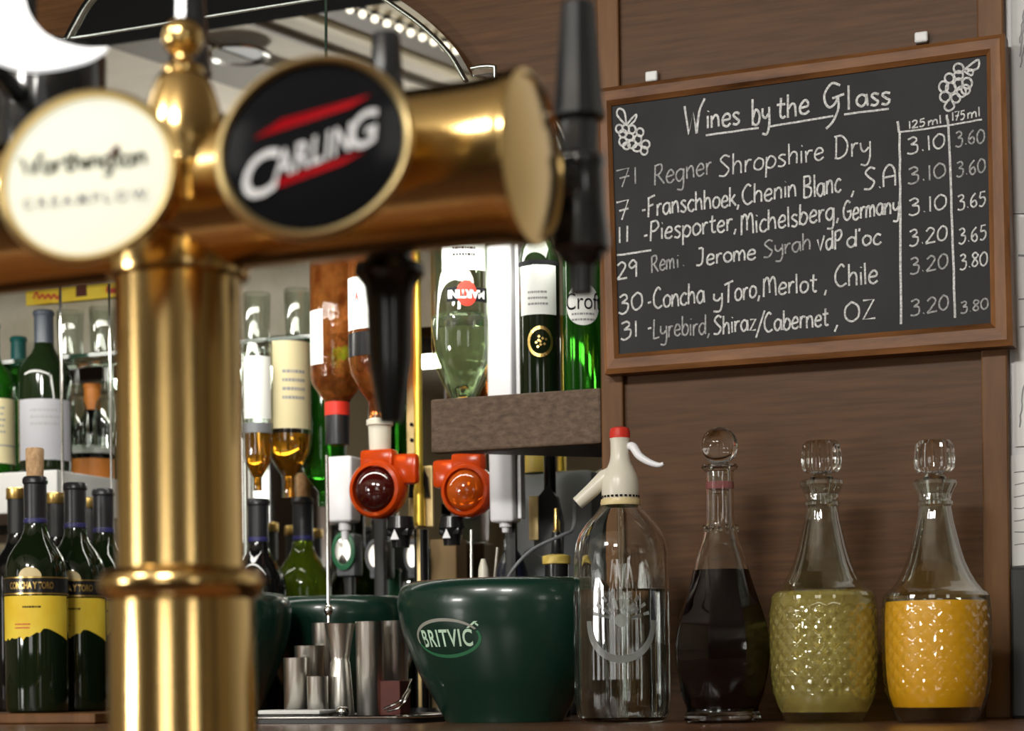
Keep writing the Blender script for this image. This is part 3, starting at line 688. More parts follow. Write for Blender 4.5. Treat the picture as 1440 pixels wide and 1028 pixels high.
# ------------------------------------------------------------------ ledge and bottles at the left of the alcove
YL = .21
zl = W(20, 664, YL).z; zl2 = W(20, 722, YL).z
o = link('ledge', MB().box((XL + .06, YL, zl2), (W(80, 690, YL).x, .385, zl), .002), M['paperg'], None, 0); tag(o, 'pale grey painted ledge behind the gold-capped bottles at far left', 'shelf')
def std_bottle(name, label, px, Y, ztop_px, zbase, r, glass, capm, group=None, shoulder=None):
    p = base_at(px, Y, zbase); h = W(px, ztop_px, Y).z - zbase
    t = thing(name, label, 'bottle', p, group=group)
    link('glass', MB().lathe(bottle_prof(r, h), 40), M[glass], t, 35)
    link('capsule', MB().lathe([(r * .352 + .0006, h * .8), (r * .347 + .0006, h * .95), (r * .347 + .0006, h * .968), (r * .39 + .0006, h * .974), (r * .39 + .0006, h * .992), (r * .35, h + .0006), (0, h + .0006)], 32), M[capm], t)
    return t, p, h
t, p, h = std_bottle('wine_bottle', 'dark wine bottle with pale grey label and blue-grey capsule, far left on ledge', 67, .255, 437, zl + .0005, .0395, 'glassdk', 'greycap', 'bottles on the far left ledge')
th = facing(p); link('label', patch(MB(), .0400, th, 1.15, h * .07, h * .44, 20), M['label_grey'], t)
link('print', wrap(squiggles(.045, .03, 3, random.Random(1)), .0403, th, h * .33), M['inkg'], t, 0)
t, p, h = std_bottle('wine_bottle', 'dark green bottle with tall cream label cut by the left edge', -7, .262, 455, zl + .0005, .034, 'glassgr', 'tealcap', 'bottles on the far left ledge')
th = facing(p); link('label', patch(MB(), .0344, th, 1.3, h * .08, h * .50, 20), M['label_cream'], t)
mb = MB(); patch(mb, .0347, th, 1.3, h * .19, h * .2, 20); link('print', mb, M['inkg'], t, 0)
link('print', wrap(squiggles(.04, .045, 5, random.Random(5)), .0347, th, h * .36), M['inkg'], t, 0)
t, p, h = std_bottle('wine_bottle', 'green bottle with teal capsule between cream-label and grey-label bottles', 31, .425, 474, zl + .0005, .034, 'glassgr', 'tealcap', 'bottles on the far left ledge')
# brown bottle with an orange label, right of the ledge
t, p, h = std_bottle('liqueur_bottle', 'brown bottle with orange label beside the left edge of the brass column', 134, .41, 540, zl - .05, .036, 'glassbk', 'orange_label')
th = facing(p); link('label', patch(MB(), .0365, th, 1.2, h * .18, h * .42, 20), M['orange_label'], t); link('band', patch(MB(), .0366, th, 1.2, h * .46, h * .52, 20), M['paperg'], t)
o = link('ledge_block', MB().box((W(97, 700, .36).x, .36, ZT + .0005), (W(165, 700, .40).x, .455, zl - .0505), .002), M['darkwood'], None, 0); tag(o, 'dark wooden block under the brown orange-labelled bottle', 'shelf')
# glass shelf across the alcove
zs = W(0, 507, .3).z
t = thing('glass_shelf', 'clear glass shelf with a dark edge running across the mirrored alcove', 'shelf', (0, 0, 0))
x0, x1 = XL + .06, W(443, 470, .3).x
link('glass_plate', MB().box((x0, .302, zs - .006), (x1, .385, zs), 0), M['shelfglass'], t, 0)
link('front_edge', MB().box((x0, .3, zs - .006), (x1, .3018, zs), 0), M['edge'], t, 0)
# stemmed glasses hanging under the glass shelf, small tumblers standing on it
def goblet():
    t = thing('wine_glass', '', 'glass', (0, 0, 0), group='wine glasses hanging under the glass shelf')
    link('foot', MB().lathe([(0, 0), (.019, 0), (.020, -.0015), (.012, -.003), (.004, -.007), (.0035, -.05), (0, -.05)], 28), M['thin'], t)
    link('bowl', MB().lathe(smoothprof([(.0035, -.05), (.013, -.06), (.0185, -.085), (.0195, -.105), (.018, -.13)]) + smoothprof([(.0172, -.13), (.0187, -.105), (.0177, -.086), (.0122, -.062), (.002, -.053)]), 28), M['thin'], t)
    return t
g0 = goblet()
spots = [(112, .345, 'clear wine glass hanging under the glass shelf above the brown bottle'), (152, .345, 'clear wine glass hanging under the glass shelf beside the brass column'), (358, .35, 'clear wine glass hanging under the glass shelf right of the brass column')]
for k, (px, Y, lab) in enumerate(spots):
    p = base_at(px, Y, zs - .0065)
    if k == 0: g0.location = p; g0['label'] = lab
    else: dup(g0, p, lab)
def tumbler():
    t = thing('tumbler', '', 'glass', (0, 0, 0), group='tumblers on the glass shelf')
    link('glass', MB().lathe([(0, 0), (.018, 0), (.019, .003), (.0215, .075), (.0203, .075), (.0178, .008), (0, .008)], 28, mod=lambda a, z: 1 + .012 * math.cos(a * 14)), M['thin'], t)
    return t
t0 = tumbler()
for k, (px, Y, lab) in enumerate(((104, .345, 'clear tumbler standing on the glass shelf left of the brass column'), (150, .345, 'clear tumbler on the glass shelf, half behind the brass column'), (366, .345, 'clear tumbler standing on the glass shelf right of the brass column'), (425, .345, 'clear tumbler on the glass shelf behind the copper-coloured bottle'))):
    p = base_at(px, Y, zs + .0003)
    if k == 0: t0.location = p; t0['label'] = lab
    else: dup(t0, p, lab)
for px, Y, z0, lab in ((87, .2075, ZL + .0005, 'thin chrome rod added as a bright glass panel edge in front of the grey-labelled bottle'), (156, .285, ZT + .0005, 'thin chrome rod added as a bright vertical line at the left edge of the brass column')):
    p = W(px, 600, Y)  # chrome rods added to stand in for bright lines on glass edges
    o = link('glass_edge_rod', MB().lathe([(0, 0), (.0022, 0), (.0022, ZB - .001 - z0), (0, ZB - .001 - z0)], 12), M['chrome'], None, 40, Vector((p.x, Y, z0))); tag(o, lab, 'rod', 'chrome rods added as bright edge lines in the bottle alcove')
# yellow strip sign above
p0, p1 = W(36, 408, .45), W(175, 394, .45)
t = thing('strip_sign', 'yellow strip sign with red lettering high at the left under the brass bar', 'sign', (0, 0, 0))
hh = mm(.45, 100) * 22
link('panel', MB().box((p0.x, .45, p0.z - hh), (p1.x, .455, p0.z), .001), M['label_yellow'], t, 0)
ib = MB(); fs = lambda x, y: W(x, y, .4492)
for w0, w1 in ((47, 84), (150, 165)):
    st = catmull([(w0 + (w1 - w0) * k / 9, 418 - (w0 - 47) * .08 + (-4 if k % 2 else 2) * (1 + (k == 1)), 0) for k in range(10)], 4)
    ib = MB(); stroke_mesh(ib, [[Vector((q.x, q.y)) for q in st]], fs, .0016); link('red_script', ib, M['redink'], t)
ib = MB(); pc = W(114, 407, .449); ib.box((pc.x - .010, .449, pc.z - .011), (pc.x + .010, .4498, pc.z + .009)); link('emblem', ib, M['plush'], t, 0)

# ------------------------------------------------------------------ inverted spirit bottles and their optics
def inv_bottle(name, label, px, Y, py_base, py_sh, py_neck, py_tip, rpx, nrpx, glass, liquid=None, lev=None, shoulder='round', group='upside-down spirit bottles on optics', wall=.0025):
    """a bottle hung neck down: base at the top"""
    k = mm(Y, px); zb_, zs_, zn, zt_ = (W(px, y, Y).z for y in (py_base, py_sh, py_neck, py_tip))
    r, nr = rpx * k, nrpx * k
    p = W(px, py_tip, Y); t = thing(name, label, 'bottle', (p.x, Y, zt_), group=group)
    f = lambda z: z - zt_
    prof = [(nr, 0), (nr, f(zn) * .9), (nr * 1.15, f(zn)), (nr + (r - nr) * .45, f(zn) + (f(zs_) - f(zn)) * .28), (r * .93, f(zn) + (f(zs_) - f(zn)) * .68), (r, f(zs_)), (r, f(zb_) - .006), (r * .93, f(zb_)), (0, f(zb_))]
    prof = [(0, 0)] + prof
    link('glass', MB().lathe(prof, 40), M[glass], t, 40)
    if liquid:
        zl_ = f(W(px, lev, Y).z)
        pi_ = [(max(a - wall, 0.001) if a > 0 else 0, b_) for a, b_ in prof[1:-2]]
        link('spirit', MB().lathe(fill([(0, .001)] + pi_, zl_, 0), 40), M[liquid], t, 40)
    return t, p, r, nr, f
# whisky bottle, cream label
t, p, r, nr, f = inv_bottle('spirit_bottle', 'upside-down whisky bottle with tall cream label, just left of the copper-brown bottle', 407, .30, 476, 622, 668, 700, 33, 10, 'thin', 'whisky', 612)
th = facing(p); zz = lambda y, Y=.30, px=407: W(px, y, Y).z - p.z
link('label', patch(MB(), r + .0006, th + .25, .95, zz(606), zz(484), 18), M['label_cream'], t)
link('print', wrap(squiggles(.034, .05, 4, random.Random(2)), r + .001, th + .25, zz(545)), M['inkg'], t, 0)
t, p, r, nr, f = inv_bottle('spirit_bottle', 'upside-down spirit bottle with pale label directly right of the brass column', 363, .25, 480, 640, 670, 690, 21, 8, 'thin', 'whisky', 600)
th = facing(p); zz = lambda y: W(363, y, .26).z - p.z
link('label', patch(MB(), r + .0006, th, 1.1, zz(592), zz(505), 16), M['label_white'], t); link('band', patch(MB(), r + .0007, th, 1.3, zz(612), zz(598), 16), M['greyplastic'], t)
# copper bottle
t, p, r, nr, f = inv_bottle('spirit_bottle', 'large upside-down bottle of copper-brown spirit, left of the black tap spout', 475, .24, 340, 532, 562, 626, 37, 17, 'copper')
th = facing(p); zz = lambda y: W(475, y, .24).z - p.z
link('label', patch(MB(), r + .0006, th - .95, .42, zz(516), zz(440), 12), M['label_white'], t)
link('neck_sleeve', MB().lathe([(nr * 1.02, zz(626)), (nr * 1.04, zz(585)), (nr * .98, zz(562))], 28), M['capsule'], t)
link('red_band', MB().lathe([(nr * 1.06, zz(585)), (nr * 1.05, zz(566))], 28), M['red'], t)
# spirit bottle above the left optic, mostly behind the tap spout
t, p, r, nr, f = inv_bottle('spirit_bottle', 'upside-down dark bottle with cream collar behind the black tap spout', 534, .165, 345, 510, 562, 600, 43, 15, 'copper')
th = facing(p); zz = lambda y: W(534, y, .165).z - p.z
link('label', patch(MB(), r + .0006, th - .75, .55, zz(468), zz(395), 12), M['label_white'], t)
link('print', wrap(fit(text_bm('V', .02, .002), .008, .013), r + .001, th - .75, zz(422), True), M['redink'], t, 0)
mb = oval(.008, .012)
link('oval_seal', wrap(mb, r + .0012, th - .72, zz(450)), M['label_cream'], t, 0)
link('black_band', patch(MB(), r + .0006, th - .75, .6, zz(505), zz(472), 12), M['black'], t)
link('collar', MB().lathe([(0, zz(636)), (nr, zz(636)), (nr * 1.08, zz(600)), (nr * 1.25, zz(598)), (nr * 1.25, zz(591)), (nr, zz(589))], 28), M['offwhite'], t)
# vermouth bottle
t, p, r, nr, f = inv_bottle('spirit_bottle', 'upside-down pale green vermouth bottle with black and red label band, above corner shelf', 653, .15, 330, 488, 556, 600, 45, 19, 'thingreen')
th = facing(p); zz = lambda y: W(653, y, .15).z - p.z
kz = mm(.15, 653)
link('spirit', MB().lathe(smoothprof([(0, zz(596)), (nr * .8, zz(590)), (nr * .85, zz(560)), (r * .55, zz(532)), (r * .80, zz(506)), (r * .93, zz(484)), (r * .94, zz(446)), (0, zz(445))], 5), 48, mod=lambda a, z: 1 + .03 * math.cos(a * 8)), M['palegreen'], t, 15)
link('label', patch(MB(), r + .0006, th + .05, .72, zz(388), zz(335), 16), M['label_white'], t)
link('band', patch(MB(), r + .0008, th + .15, .66, zz(432), zz(412), 18), M['ink'], t)
mb = oval(.0135, .0165)
link('red_disc', wrap(mb, r + .0012, th + .12, zz(421)), M['red'], t, 0)
tx = fit(text_bm('MARTINI', .02, .0008), .050, .011)
link('white_lettering', wrap(tx, r + .0016, th + .12, zz(422), True), M['label_white'], t, 0)
link('small_print', wrap(squiggles(.03, .018, 2, random.Random(8)), r + .001, th + .05, zz(362)), M['ink'], t, 0)

# optics: orange globe measures either side of the brass stanchion
def optic(label, px, py, Y, glob, rp, side):
    c = W(px, py, Y); k = mm(Y, px); R = rp * k
    t = thing('spirit_measure', label, 'optic', (c.x, Y, c.z), group='orange globe spirit measures')
    b_ = MB(); b_.lathe([(R * .86, -R * .5), (R * 1.0, -R * .2), (R * 1.0, R * .3), (R * .92, R * .42), (R * .8, R * .45), (R * .8, -R * .45)], 40, axis='-Y')
    b_.box((-R * .62, -R * .25, R * .6), (R * .62, R * .35, R * 1.38), R * .12)
    s = side
    b_.box((min(s * R * .45, s * R * 1.45), -R * .1, R * .15), (max(s * R * .45, s * R * 1.45), R * .3, R * 1.2), R * .15)
    link('housing', b_, M['optic'], t, 35)
    link('globe', MB().sphere((0, -R * .15, 0), R * .79, 32, 20, (1, .8, 1)), M[glob], t, 80)
    n_ = MB(); n_.lathe([(0, -R * 2.0), (R * .3, -R * 2.0), (R * .36, -R * 1.5), (R * .5, -R * 1.35), (R * .45, -R * .95), (0, -R * .9)], 20, c=(R * .75 * side, R * .1, 0))
    n_.box((R * .75 * side - R * .42, -R * .2, -R * 1.62), (R * .75 * side + R * .42, R * .3, -R * 1.3), R * .08)
    link('spout', n_, M['black'], t)
    a_ = MB(); q = [(-.16 * R, -1.85 * R), (.16 * R, -1.85 * R), (0, -1.5 * R)]
    a_.prism(q, .001, lambda x, z, h: Vector((x + R * .75 * side, -R * .37 - h, z + .1 * R))); link('white_arrow', a_, M['white'], t, 0)
    return t
optic('orange globe spirit measure holding dark red spirit, left of the brass stanchion', 533, 689, .155, 'opticdk', 41, 1)
optic('orange globe spirit measure with amber globe under the corner shelf end', 659, 690, .155, 'opticor', 38, -1)
# brass stanchion
Y = .205; k = mm(Y, 592)
p = W(593, 830, Y); zt_, zm, zb_ = W(592, 300, Y).z, W(594, 740, Y).z, ZT + .0005
t = thing('optic_stand', 'yellow brass optic stanchion standing behind the front ice bucket', 'stand', (p.x, Y, zb_))
f = lambda y: W(594, y, Y).z - zb_
link('base', MB().lathe([(0, 0), (.026, 0), (.026, .006), (.02, .012), (0, .012)], 28), M['black'], t)
link('post', MB().lathe([(0, .012), (.0095, .012), (.0095, f(745)), (0, f(745))], 24), M['black'], t)
link('post_strip', MB().box((-.002, -.0106, .013), (.003, -.0092, f(745)), .0005), M['brasspl'], t)
bk = MB(); bk.box((-19 * k, -.001, f(742)), (19 * k, .006, f(655)), .002); bk.box((-21 * k, .0005, f(655)), (-6 * k, .006, zt_ - zb_), .001)
link('back_plate', bk, M['brasspl'], t, 0)
link('front_rail', MB().lathe([(0, f(740)), (8 * k, f(740)), (8 * k, f(690)), (6.2 * k, f(682)), (6.2 * k, zt_ - zb_), (0, zt_ - zb_)], 20, c=(2 * k, -.009, 0)), M['brassrail'], t)
hb = MB()
for dx, y in ((-12, 596), (-12, 618), (-13, 690)): hb.lathe([(0, 0), (.0026, 0), (.0026, .0012), (0, .0012)], 12, c=(dx * k, -.0012 if y > 650 else -.0006, f(y)), axis='-Y')
link('screw', hb, M['black'], t)
link('arch_bracket', MB().prism([(-16 * k, f(700)), (16 * k, f(700)), (14 * k, f(672)), (7 * k, f(658)), (-7 * k, f(658)), (-14 * k, f(672))], .004, lambda x, z, h: Vector((x, -.002 - h, z))), M['black'], t, 0)

# white boxed optics
def box_optic(label, px, Y, y0, y1, wpx, tail, sq=False):
    k = mm(Y, px); c = W(px, y1, Y); h = W(px, y0, Y).z - c.z; w = wpx * k
    t = thing('dispenser', label, 'dispenser', (c.x, Y, c.z))
    mb = MB(); mb.box((-w / 2, -w * .45, 0), (w / 2, w * .45, h), w * .1, 3)
    mb.mapv(lambda p: Vector((p.x * (1 - .12 * max(0, 1 - p.z / (w * 1.6))), p.y * (1 - .12 * max(0, 1 - p.z / (w * 1.6))), p.z)))
    link('body', mb, M['white'], t, 35)
    link('nozzle', MB().lathe([(0, -tail * k), (w * .12, -tail * k), (w * .14, -tail * .5 * k), (w * .22, -tail * .45 * k), (w * .22, .001), (0, .001)], 20), M['thin'] if sq else M['white'], t)
    back = .115 if px < 600 else w * .62
    s_ = MB(); s_.box((-w * .2, w * .4, h * .4), (w * .2, back, h * .6), .001); s_.box((-w * .2, back - .008, ZT + .0006 - c.z), (w * .2, back, h * .6), .001)
    link('bracket', s_, M['blackm'], t)
    return t, w, h
t, w, h = box_optic('small white spirit dispenser box beside the left orange measure', 485, .24, 643, 735, 40, 24)
t, w, h = box_optic('tall white dispenser column running behind the corner shelf', 711, .155, 345, 735, 40, 14)
link('side_rail', MB().box((w * .52, -.006, .004), (w * .66, .010, h), .001), M['white'], t, 0)
tb = MB(); q = [(0, 0, -.012), (-.004, 0, -.06), (-.010, .004, -.105)]; tb.tube([Vector(v) for v in catmull(q, 5)], .0028, 8); link('hose', tb, M['thin'], t)
# green bottle behind, optic badges
t, p, r, nr, f = inv_bottle('spirit_bottle', 'upside-down bright green bottle half behind the copper-brown bottle', 457, .36, 480, 655, 690, 712, 31, 9, 'glassgr')
def badge(label, px, py, Y, rx, ry, rim, mtf):
    k = mm(Y, px); c = W(px, py, Y); t = thing('optic_badge', label, 'badge', (c.x, Y, c.z), group='round silver badges on the optics')
    md = lambda a, z: 1
    S = Matrix(((1, 0, 0), (0, 0, -1), (0, ry / rx, 0)))
    link('rim', MB().lathe([(0, 0), (rx * k, 0), (rx * k, .006), (rx * .78 * k, .0075), (rx * .74 * k, .006), (0, .006)], 28, axis=Matrix(((1, 0, 0), (0, 0, -1), (0, ry / rx, 0)))), M[rim], t)
    link('face', MB().lathe([(0, .0062), (rx * .7 * k, .0062), (rx * .66 * k, .0072), (0, .0085)], 28, axis=Matrix(((1, 0, 0), (0, 0, -1), (0, ry / rx, 0)))), M[mtf], t)
    s_ = MB(); s_.box((-rx * .8 * k, .0005, -ry * 1.3 * k), (rx * .8 * k, .03, ry * .9 * k), .003); link('mount', s_, M['greyplastic'], t)
    s_ = MB(); s_.box((-.006, .008, ZT + .0006 - c.z), (.006, .022, -ry * 1.2 * k), .001); link('post', s_, M['blackm'], t)
badge('green-rimmed oval silver badge under the small white dispenser', 485, 775, .37, 18, 27, 'green_logo', 'steel')
badge('silver oval badge under the left orange measure', 531, 782, .37, 17, 24, 'greyplastic', 'steel')
badge('silver oval badge just left of the black stanchion post', 582, 782, .37, 13, 24, 'greyplastic', 'steel')
# green-and-red label packet low behind the rear bucket
t, p, h = std_bottle('soda_bottle', 'short green bottle with red label foot low behind the rear ice bucket', 552, .425, 800, ZT + .0005, .036, 'glassgr', 'green_logo')
# second optic stand under the shelf
Y = .225; k = mm(Y, 775); p = W(775, 820, Y)
t = thing('optic_stand', 'dark optic stand with brass plate in the shadow under the corner shelf', 'stand', (p.x, Y, ZT + .0005))
f = lambda y: W(775, y, Y).z - ZT - .0005
link('base', MB().lathe([(0, 0), (.02, 0), (.02, .006), (0, .008)], 24), M['black'], t)
link('post', MB().lathe([(0, .008), (.008, .008), (.008, f(640)), (0, f(640))], 20), M['black'], t)
link('arch_bracket', MB().prism([(-20 * k, f(780)), (20 * k, f(790)), (22 * k, f(735)), (14 * k, f(700)), (0, f(684)), (-14 * k, f(700)), (-20 * k, f(735))], .01, lambda x, z, h: Vector((x, -.012 + h, z))), M['blackm'], t, 0)
link('plate', MB().box((-26 * k, -.016, f(760)), (-12 * k, -.0125, f(698)), .001), M['brasspl'], t)
link('clip', MB().lathe([(0, f(752)), (.003, f(752)), (.0035, f(735)), (0, f(728))], 12, c=(17 * k, -.016, 0)), M['yellow'], t)
# pourer with a yellow collar
Y = .16; k = mm(Y, 783); p = W(783, 818, Y); f = lambda y: W(783, y, Y).z - ZT - .0005
t = thing('cordial_bottle', 'black bottle with a yellow collar under the corner shelf, left of the soda syphon', 'bottle', (p.x, Y, ZT + .0005))
link('body', MB().lathe([(0, 0), (17 * k, 0), (17 * k, f(792)), (8 * k, f(782)), (6 * k, f(748)), (0, f(748))], 28), M['black'], t)
link('collar', MB().lathe([(17.3 * k, f(794)), (20 * k, f(793)), (20 * k, f(782)), (12 * k, f(780)), (8 * k, f(781))], 28), M['yellow'], t)
link('spout', MB().lathe([(6 * k, f(748)), (4 * k, f(744)), (3 * k, f(715)), (0, f(714))], 16), M['gold'], t)
# grey machine body and black knobs behind
p = W(800, 700, .33)
o = thing('drinks_gun_holder', 'grey plastic housing with black handle in the dark corner under the shelf', 'dispenser', (p.x, .33, ZT + .0005))
link('housing', MB().box((-.075, -.02, .12), (.042, .03, .335), .01), M['greyplastic'], o); link('stem', MB().box((-.05, -.01, 0), (.02, .02, .121), .004), M['blackm'], o)
link('handle', MB().lathe(smoothprof([(0, .1), (.018, .11), (.026, .15), (.02, .2), (.009, .225), (0, .23)]), 20, c=(-.066, -.05, 0)), M['navy'], o)
link('yellow_lid', MB().lathe([(0, .335), (.022, .335), (.022, .36), (0, .37)], 20, c=(-.045, 0, 0)), M['yellow'], o)
tb = MB(); st = [Vector(q) for q in catmull([W(705, 832, .09), W(722, 800, .09), W(750, 772, .10), W(792, 752, .12), W(806, 742, .15), W(808, 700, .3)], 6)]
tb.tube(st, .0022, 8); o = link('wire', tb, M['greyplastic']); tag(o, 'thin grey wire looping under the corner shelf', 'wire')
t = thing('dropper', 'cream plastic dispenser tip standing just behind the front ice bucket rim', 'dispenser', (W(680, 820, .10).x, .10, ZT + .0005))
f = lambda y: W(680, y, .10).z - ZT - .0005; k = mm(.1, 680)
link('tip', MB().lathe([(8 * k, f(835)), (7 * k, f(800)), (3 * k, f(786)), (0, f(786))], 20), M['offwhite'], t); link('body', MB().lathe([(0, 0), (14 * k, 0), (14 * k, f(850)), (8 * k, f(835)), (0, f(835))], 20), M['greyplastic'], t)
tb = MB(); tb.tube([W(663, 850, .13), W(663, 745, .13)], .0022, 8); tb.tube([W(694, 835, .12), W(700, 770, .13)], .0022, 8); tb.tube([Vector((W(663, 850, .13).x, .13, ZT + .001)), W(663, 850, .13)], .004, 8); tb.tube([W(694, 835, .12), Vector((W(694, 835, .12).x, .12, ZT + .001))], .004, 8)
o = link('dispense_tubes', tb, M['steel']); tag(o, 'pair of thin metal dispense tubes rising behind the front ice bucket', 'tubes')
p0, p1 = W(612, 760, .42), W(650, 830, .42)
o = link('card_box', MB().box((p0.x, .40, ZT + .0005), (p1.x, .44, p0.z), .002), M['tan'], None, 0); tag(o, 'tan cardboard box behind the stanchion post above the front ice bucket', 'box')
p0, p1 = W(735, 785, .40), W(800, 830, .40)
o = link('card_box', MB().box((p0.x, .385, ZT + .0005), (p1.x, .43, p0.z), .002), M['tan'], None, 0); tag(o, 'tan cardboard box low in the dark under the corner shelf', 'box')
# thin chrome rod
Y = .06; k = mm(Y, 462); p = W(462, 858, Y)
t = thing('bar_spoon_rod', 'thin upright chrome rod with shiny foot, left of the metal measures', 'rod', (p.x, Y, ZT + .0005))
f = lambda y: W(462, y, Y).z - ZT - .0005
link('shaft', MB().lathe([(0, 0), (.0024, 0), (.0024, f(640)), (0, f(640))], 12), M['chrome'], t); link('foot', MB().sphere((0, 0, f(858)), .006, 14, 10, (1, 1, 1.3)), M['chrome'], t)

# ------------------------------------------------------------------ bottles standing on the corner shelf
def shelf_bottle(label, px, Y, wpx, h, glass, liquid_lab):
    k = mm(Y, px); r = wpx * k / 2; p = Vector((W(px, 540, Y).x, Y, ZSH + .0003))
    t = thing('sherry_bottle', label, 'bottle', p, group='bottles on the corner shelf')
    link('glass', MB().lathe(bottle_prof(r, h), 40), M[glass], t, 35)
    link('cap', MB().lathe([(r * .40, h * .93), (r * .41, h * .932), (r * .41, h + .001), (0, h + .001)], 28), M['black'], t)
    return t, p, r
t, p, r = shelf_bottle('dark green bottle with white label and gold seal on the corner shelf', 760, .085, 58, .29, 'glassdk', 0)
th = facing(p); zz = lambda y, Y=.085, px=760: W(px, y, Y).z - p.z
link('label', patch(MB(), r + .0006, th - .08, .98, zz(447), zz(378), 18), M['label_white'], t)
link('print', wrap(squiggles(.026, .022, 3, random.Random(4)), r + .001, th - .08, zz(424)), M['inkg'], t, 0)
link('top_band', patch(MB(), r + .0006, th, 1.3, zz(377), zz(371), 18), M['ink'], t)
sl_ = MB(); n = 24; k = mm(.085, 760)
for R0, R1 in ((15, 19),):
    vs0 = [sl_.bm.verts.new((R0 * k * math.cos(2 * PI * i / n), R0 * k * 1.15 * math.sin(2 * PI * i / n), 0)) for i in range(n)]
    vs1 = [sl_.bm.verts.new((R1 * k * math.cos(2 * PI * i / n), R1 * k * 1.15 * math.sin(2 * PI * i / n), 0)) for i in range(n)]
    for i in range(n): sl_._f((vs0[i], vs0[(i + 1) % n], vs1[(i + 1) % n], vs1[i]))
for i in range(9):
    a = i * 2.4; q = 9 * k * math.sqrt(i / 9)
    c_ = (q * math.cos(a), q * math.sin(a)); sl_.quad([(c_[0] + 2.2 * k * math.cos(b), c_[1] + 2.2 * k * math.sin(b), 0) for b in (0, PI / 2, PI, 1.5 * PI)])
link('gold_seal', wrap(sl_, r + .0008, th + .02, zz(485)), M['gold'], t, 0)
t, p, r = shelf_bottle('green bottle with a round white label against the chalkboard edge, on the corner shelf', 820, .075, 54, .28, 'glassgr', 0)
th = facing(p); zz = lambda y: W(820, y, .075).z - p.z; k = mm(.075, 820)
mb = oval(26 * k, 29 * k)
link('label', wrap(mb, r + .0006, th + .05, zz(433)), M['label_white'], t, 0)
link('lettering', wrap(fit(text_bm('Croft', .02), 56 * k, 24 * k), r + .0011, th + .10, zz(428)), M['ink'], t, 0)
link('small_print', wrap(squiggles(.030, .014, 2, random.Random(9)), r + .001, th + .05, zz(450)), M['inkg'], t, 0)

# ------------------------------------------------------------------ row on the back-bar top at the right
YD = -.165; ZD = ZT + .0004
def pxprof(px, Y, ybase, pts): k = mm(Y, px); return [(r * k, (ybase - y) * k) for r, y in pts], k
# soda syphon
P0, k = pxprof(875, YD, 1022, [(54, 1022), (60, 1018), (65, 1008), (67, 995), (67, 960), (67, 900), (67, 840), (66.5, 800), (66, 786), (64, 770), (59, 756), (50, 743), (40, 732), (33, 724), (28, 717), (26, 712)])
PB = Vector((W(875, 900, YD).x, YD, ZD))
t = thing('soda_syphon', 'clear glass soda syphon with cream head and red button, half full of water', 'syphon', PB)
prof, inner = shell([(0, .002), (P0[0][0] * .8, .001)] + P0, .0035, .007)
zfl = (1022 - 800) * k
link('glass', MB().lathe(prof, 96, mod=lambda a, z: 1 + (.010 * math.cos(a * 16) * min(1, max(0, (zfl - z) / .02)) * min(1, max(0, (z - .008) / .01)))), M['glass'], t, 60)
link('water', MB().lathe(fill(inner, (1022 - 836) * k), 64), M['water'], t, 40)
link('dip_tube', MB().lathe([(0, .012), (.004, .012), (.004, (1022 - 712) * k), (0, (1022 - 712) * k)], 12), M['thin'], t)
th = facing(PB)
et = MB(); r_e = 67 * k * 1.012
for R0, R1 in ((44, 53),):
    n = 48; va = []
    for R in (R0, R1): va.append([et.bm.verts.new((R * k * math.cos(PI + PI * i / n), R * k * 1.1 * math.sin(PI + PI * i / n), 0)) for i in range(n + 1)])
    for i in range(n): et._f((va[0][i], va[0][i + 1], va[1][i + 1], va[1][i]))
for i in range(9):                       # frosted rays of the etched emblem
    a = .25 + i * (PI - .5) / 8
    for R0, R1, w in ((16, 30, .09), (33, 42, .06)):
        et.quad([(R * k * math.cos(a + s_ * w), R * k * math.sin(a + s_ * w), 0) for R, s_ in ((R0, -1), (R1, -1), (R1, 1), (R0, 1))])
n = 20; et._f([et.bm.verts.new((9 * k * math.cos(2 * PI * i / n), 9 * k * math.sin(2 * PI * i / n), 0)) for i in range(n)])
link('etched_emblem', wrap(et, r_e, th - .02, (1022 - 880) * k), M['etched'], t, 0)
zy = lambda y: (1022 - y) * k
link('collar_ring', MB().lathe([(22 * k, zy(717)), (27.5 * k, zy(717)), (28.5 * k, zy(713)), (27.5 * k, zy(708)), (24 * k, zy(707))], 40), M['creamband'], t)
link('head', MB().lathe(smoothprof([(25 * k, zy(708)), (26.5 * k, zy(700)), (26.5 * k, zy(690)), (25 * k, zy(678)), (20 * k, zy(666)), (15.5 * k, zy(656)), (13.5 * k, zy(645)), (13.5 * k, zy(628)), (13.5 * k, zy(621)), (0, zy(621))], 3), 40), M['offwhite'], t)
bd = MB()
for i in range(26):
    a = 2 * PI * i / 26; patch(bd, 26.9 * k, a, .075, zy(706), zy(703), 2)
link('dark_band', bd, M['ink'], t)
link('red_button', MB().lathe([(0, zy(622)), (14.5 * k, zy(622)), (14.8 * k, zy(614)), (13 * k, zy(608)), (7 * k, zy(606)), (0, zy(606))], 32), M['red'], t)
o3 = lambda x, y, dy=0: W(x, y, YD + dy) - PB
link('spout', MB().tube([o3(866, 664), o3(850, 672, -.004), o3(832, 690, -.008), o3(812, 708, -.012)], [11 * k, 11.5 * k, 10.5 * k, 9.5 * k], 20), M['offwhite'], t)
lv = catmull([o3(884, 628), o3(890, 628, -.002), o3(899, 641, -.004), o3(913, 650, -.004), o3(926, 654, -.004), o3(933, 652, -.004)], 5)
link('lever', MB().tube(lv, [max(1.2 * k, (6.2 - 5.2 * abs(i / (len(lv) - 1) - .25) ** 1.2) * k) for i in range(len(lv))], 14), M['white'], t)

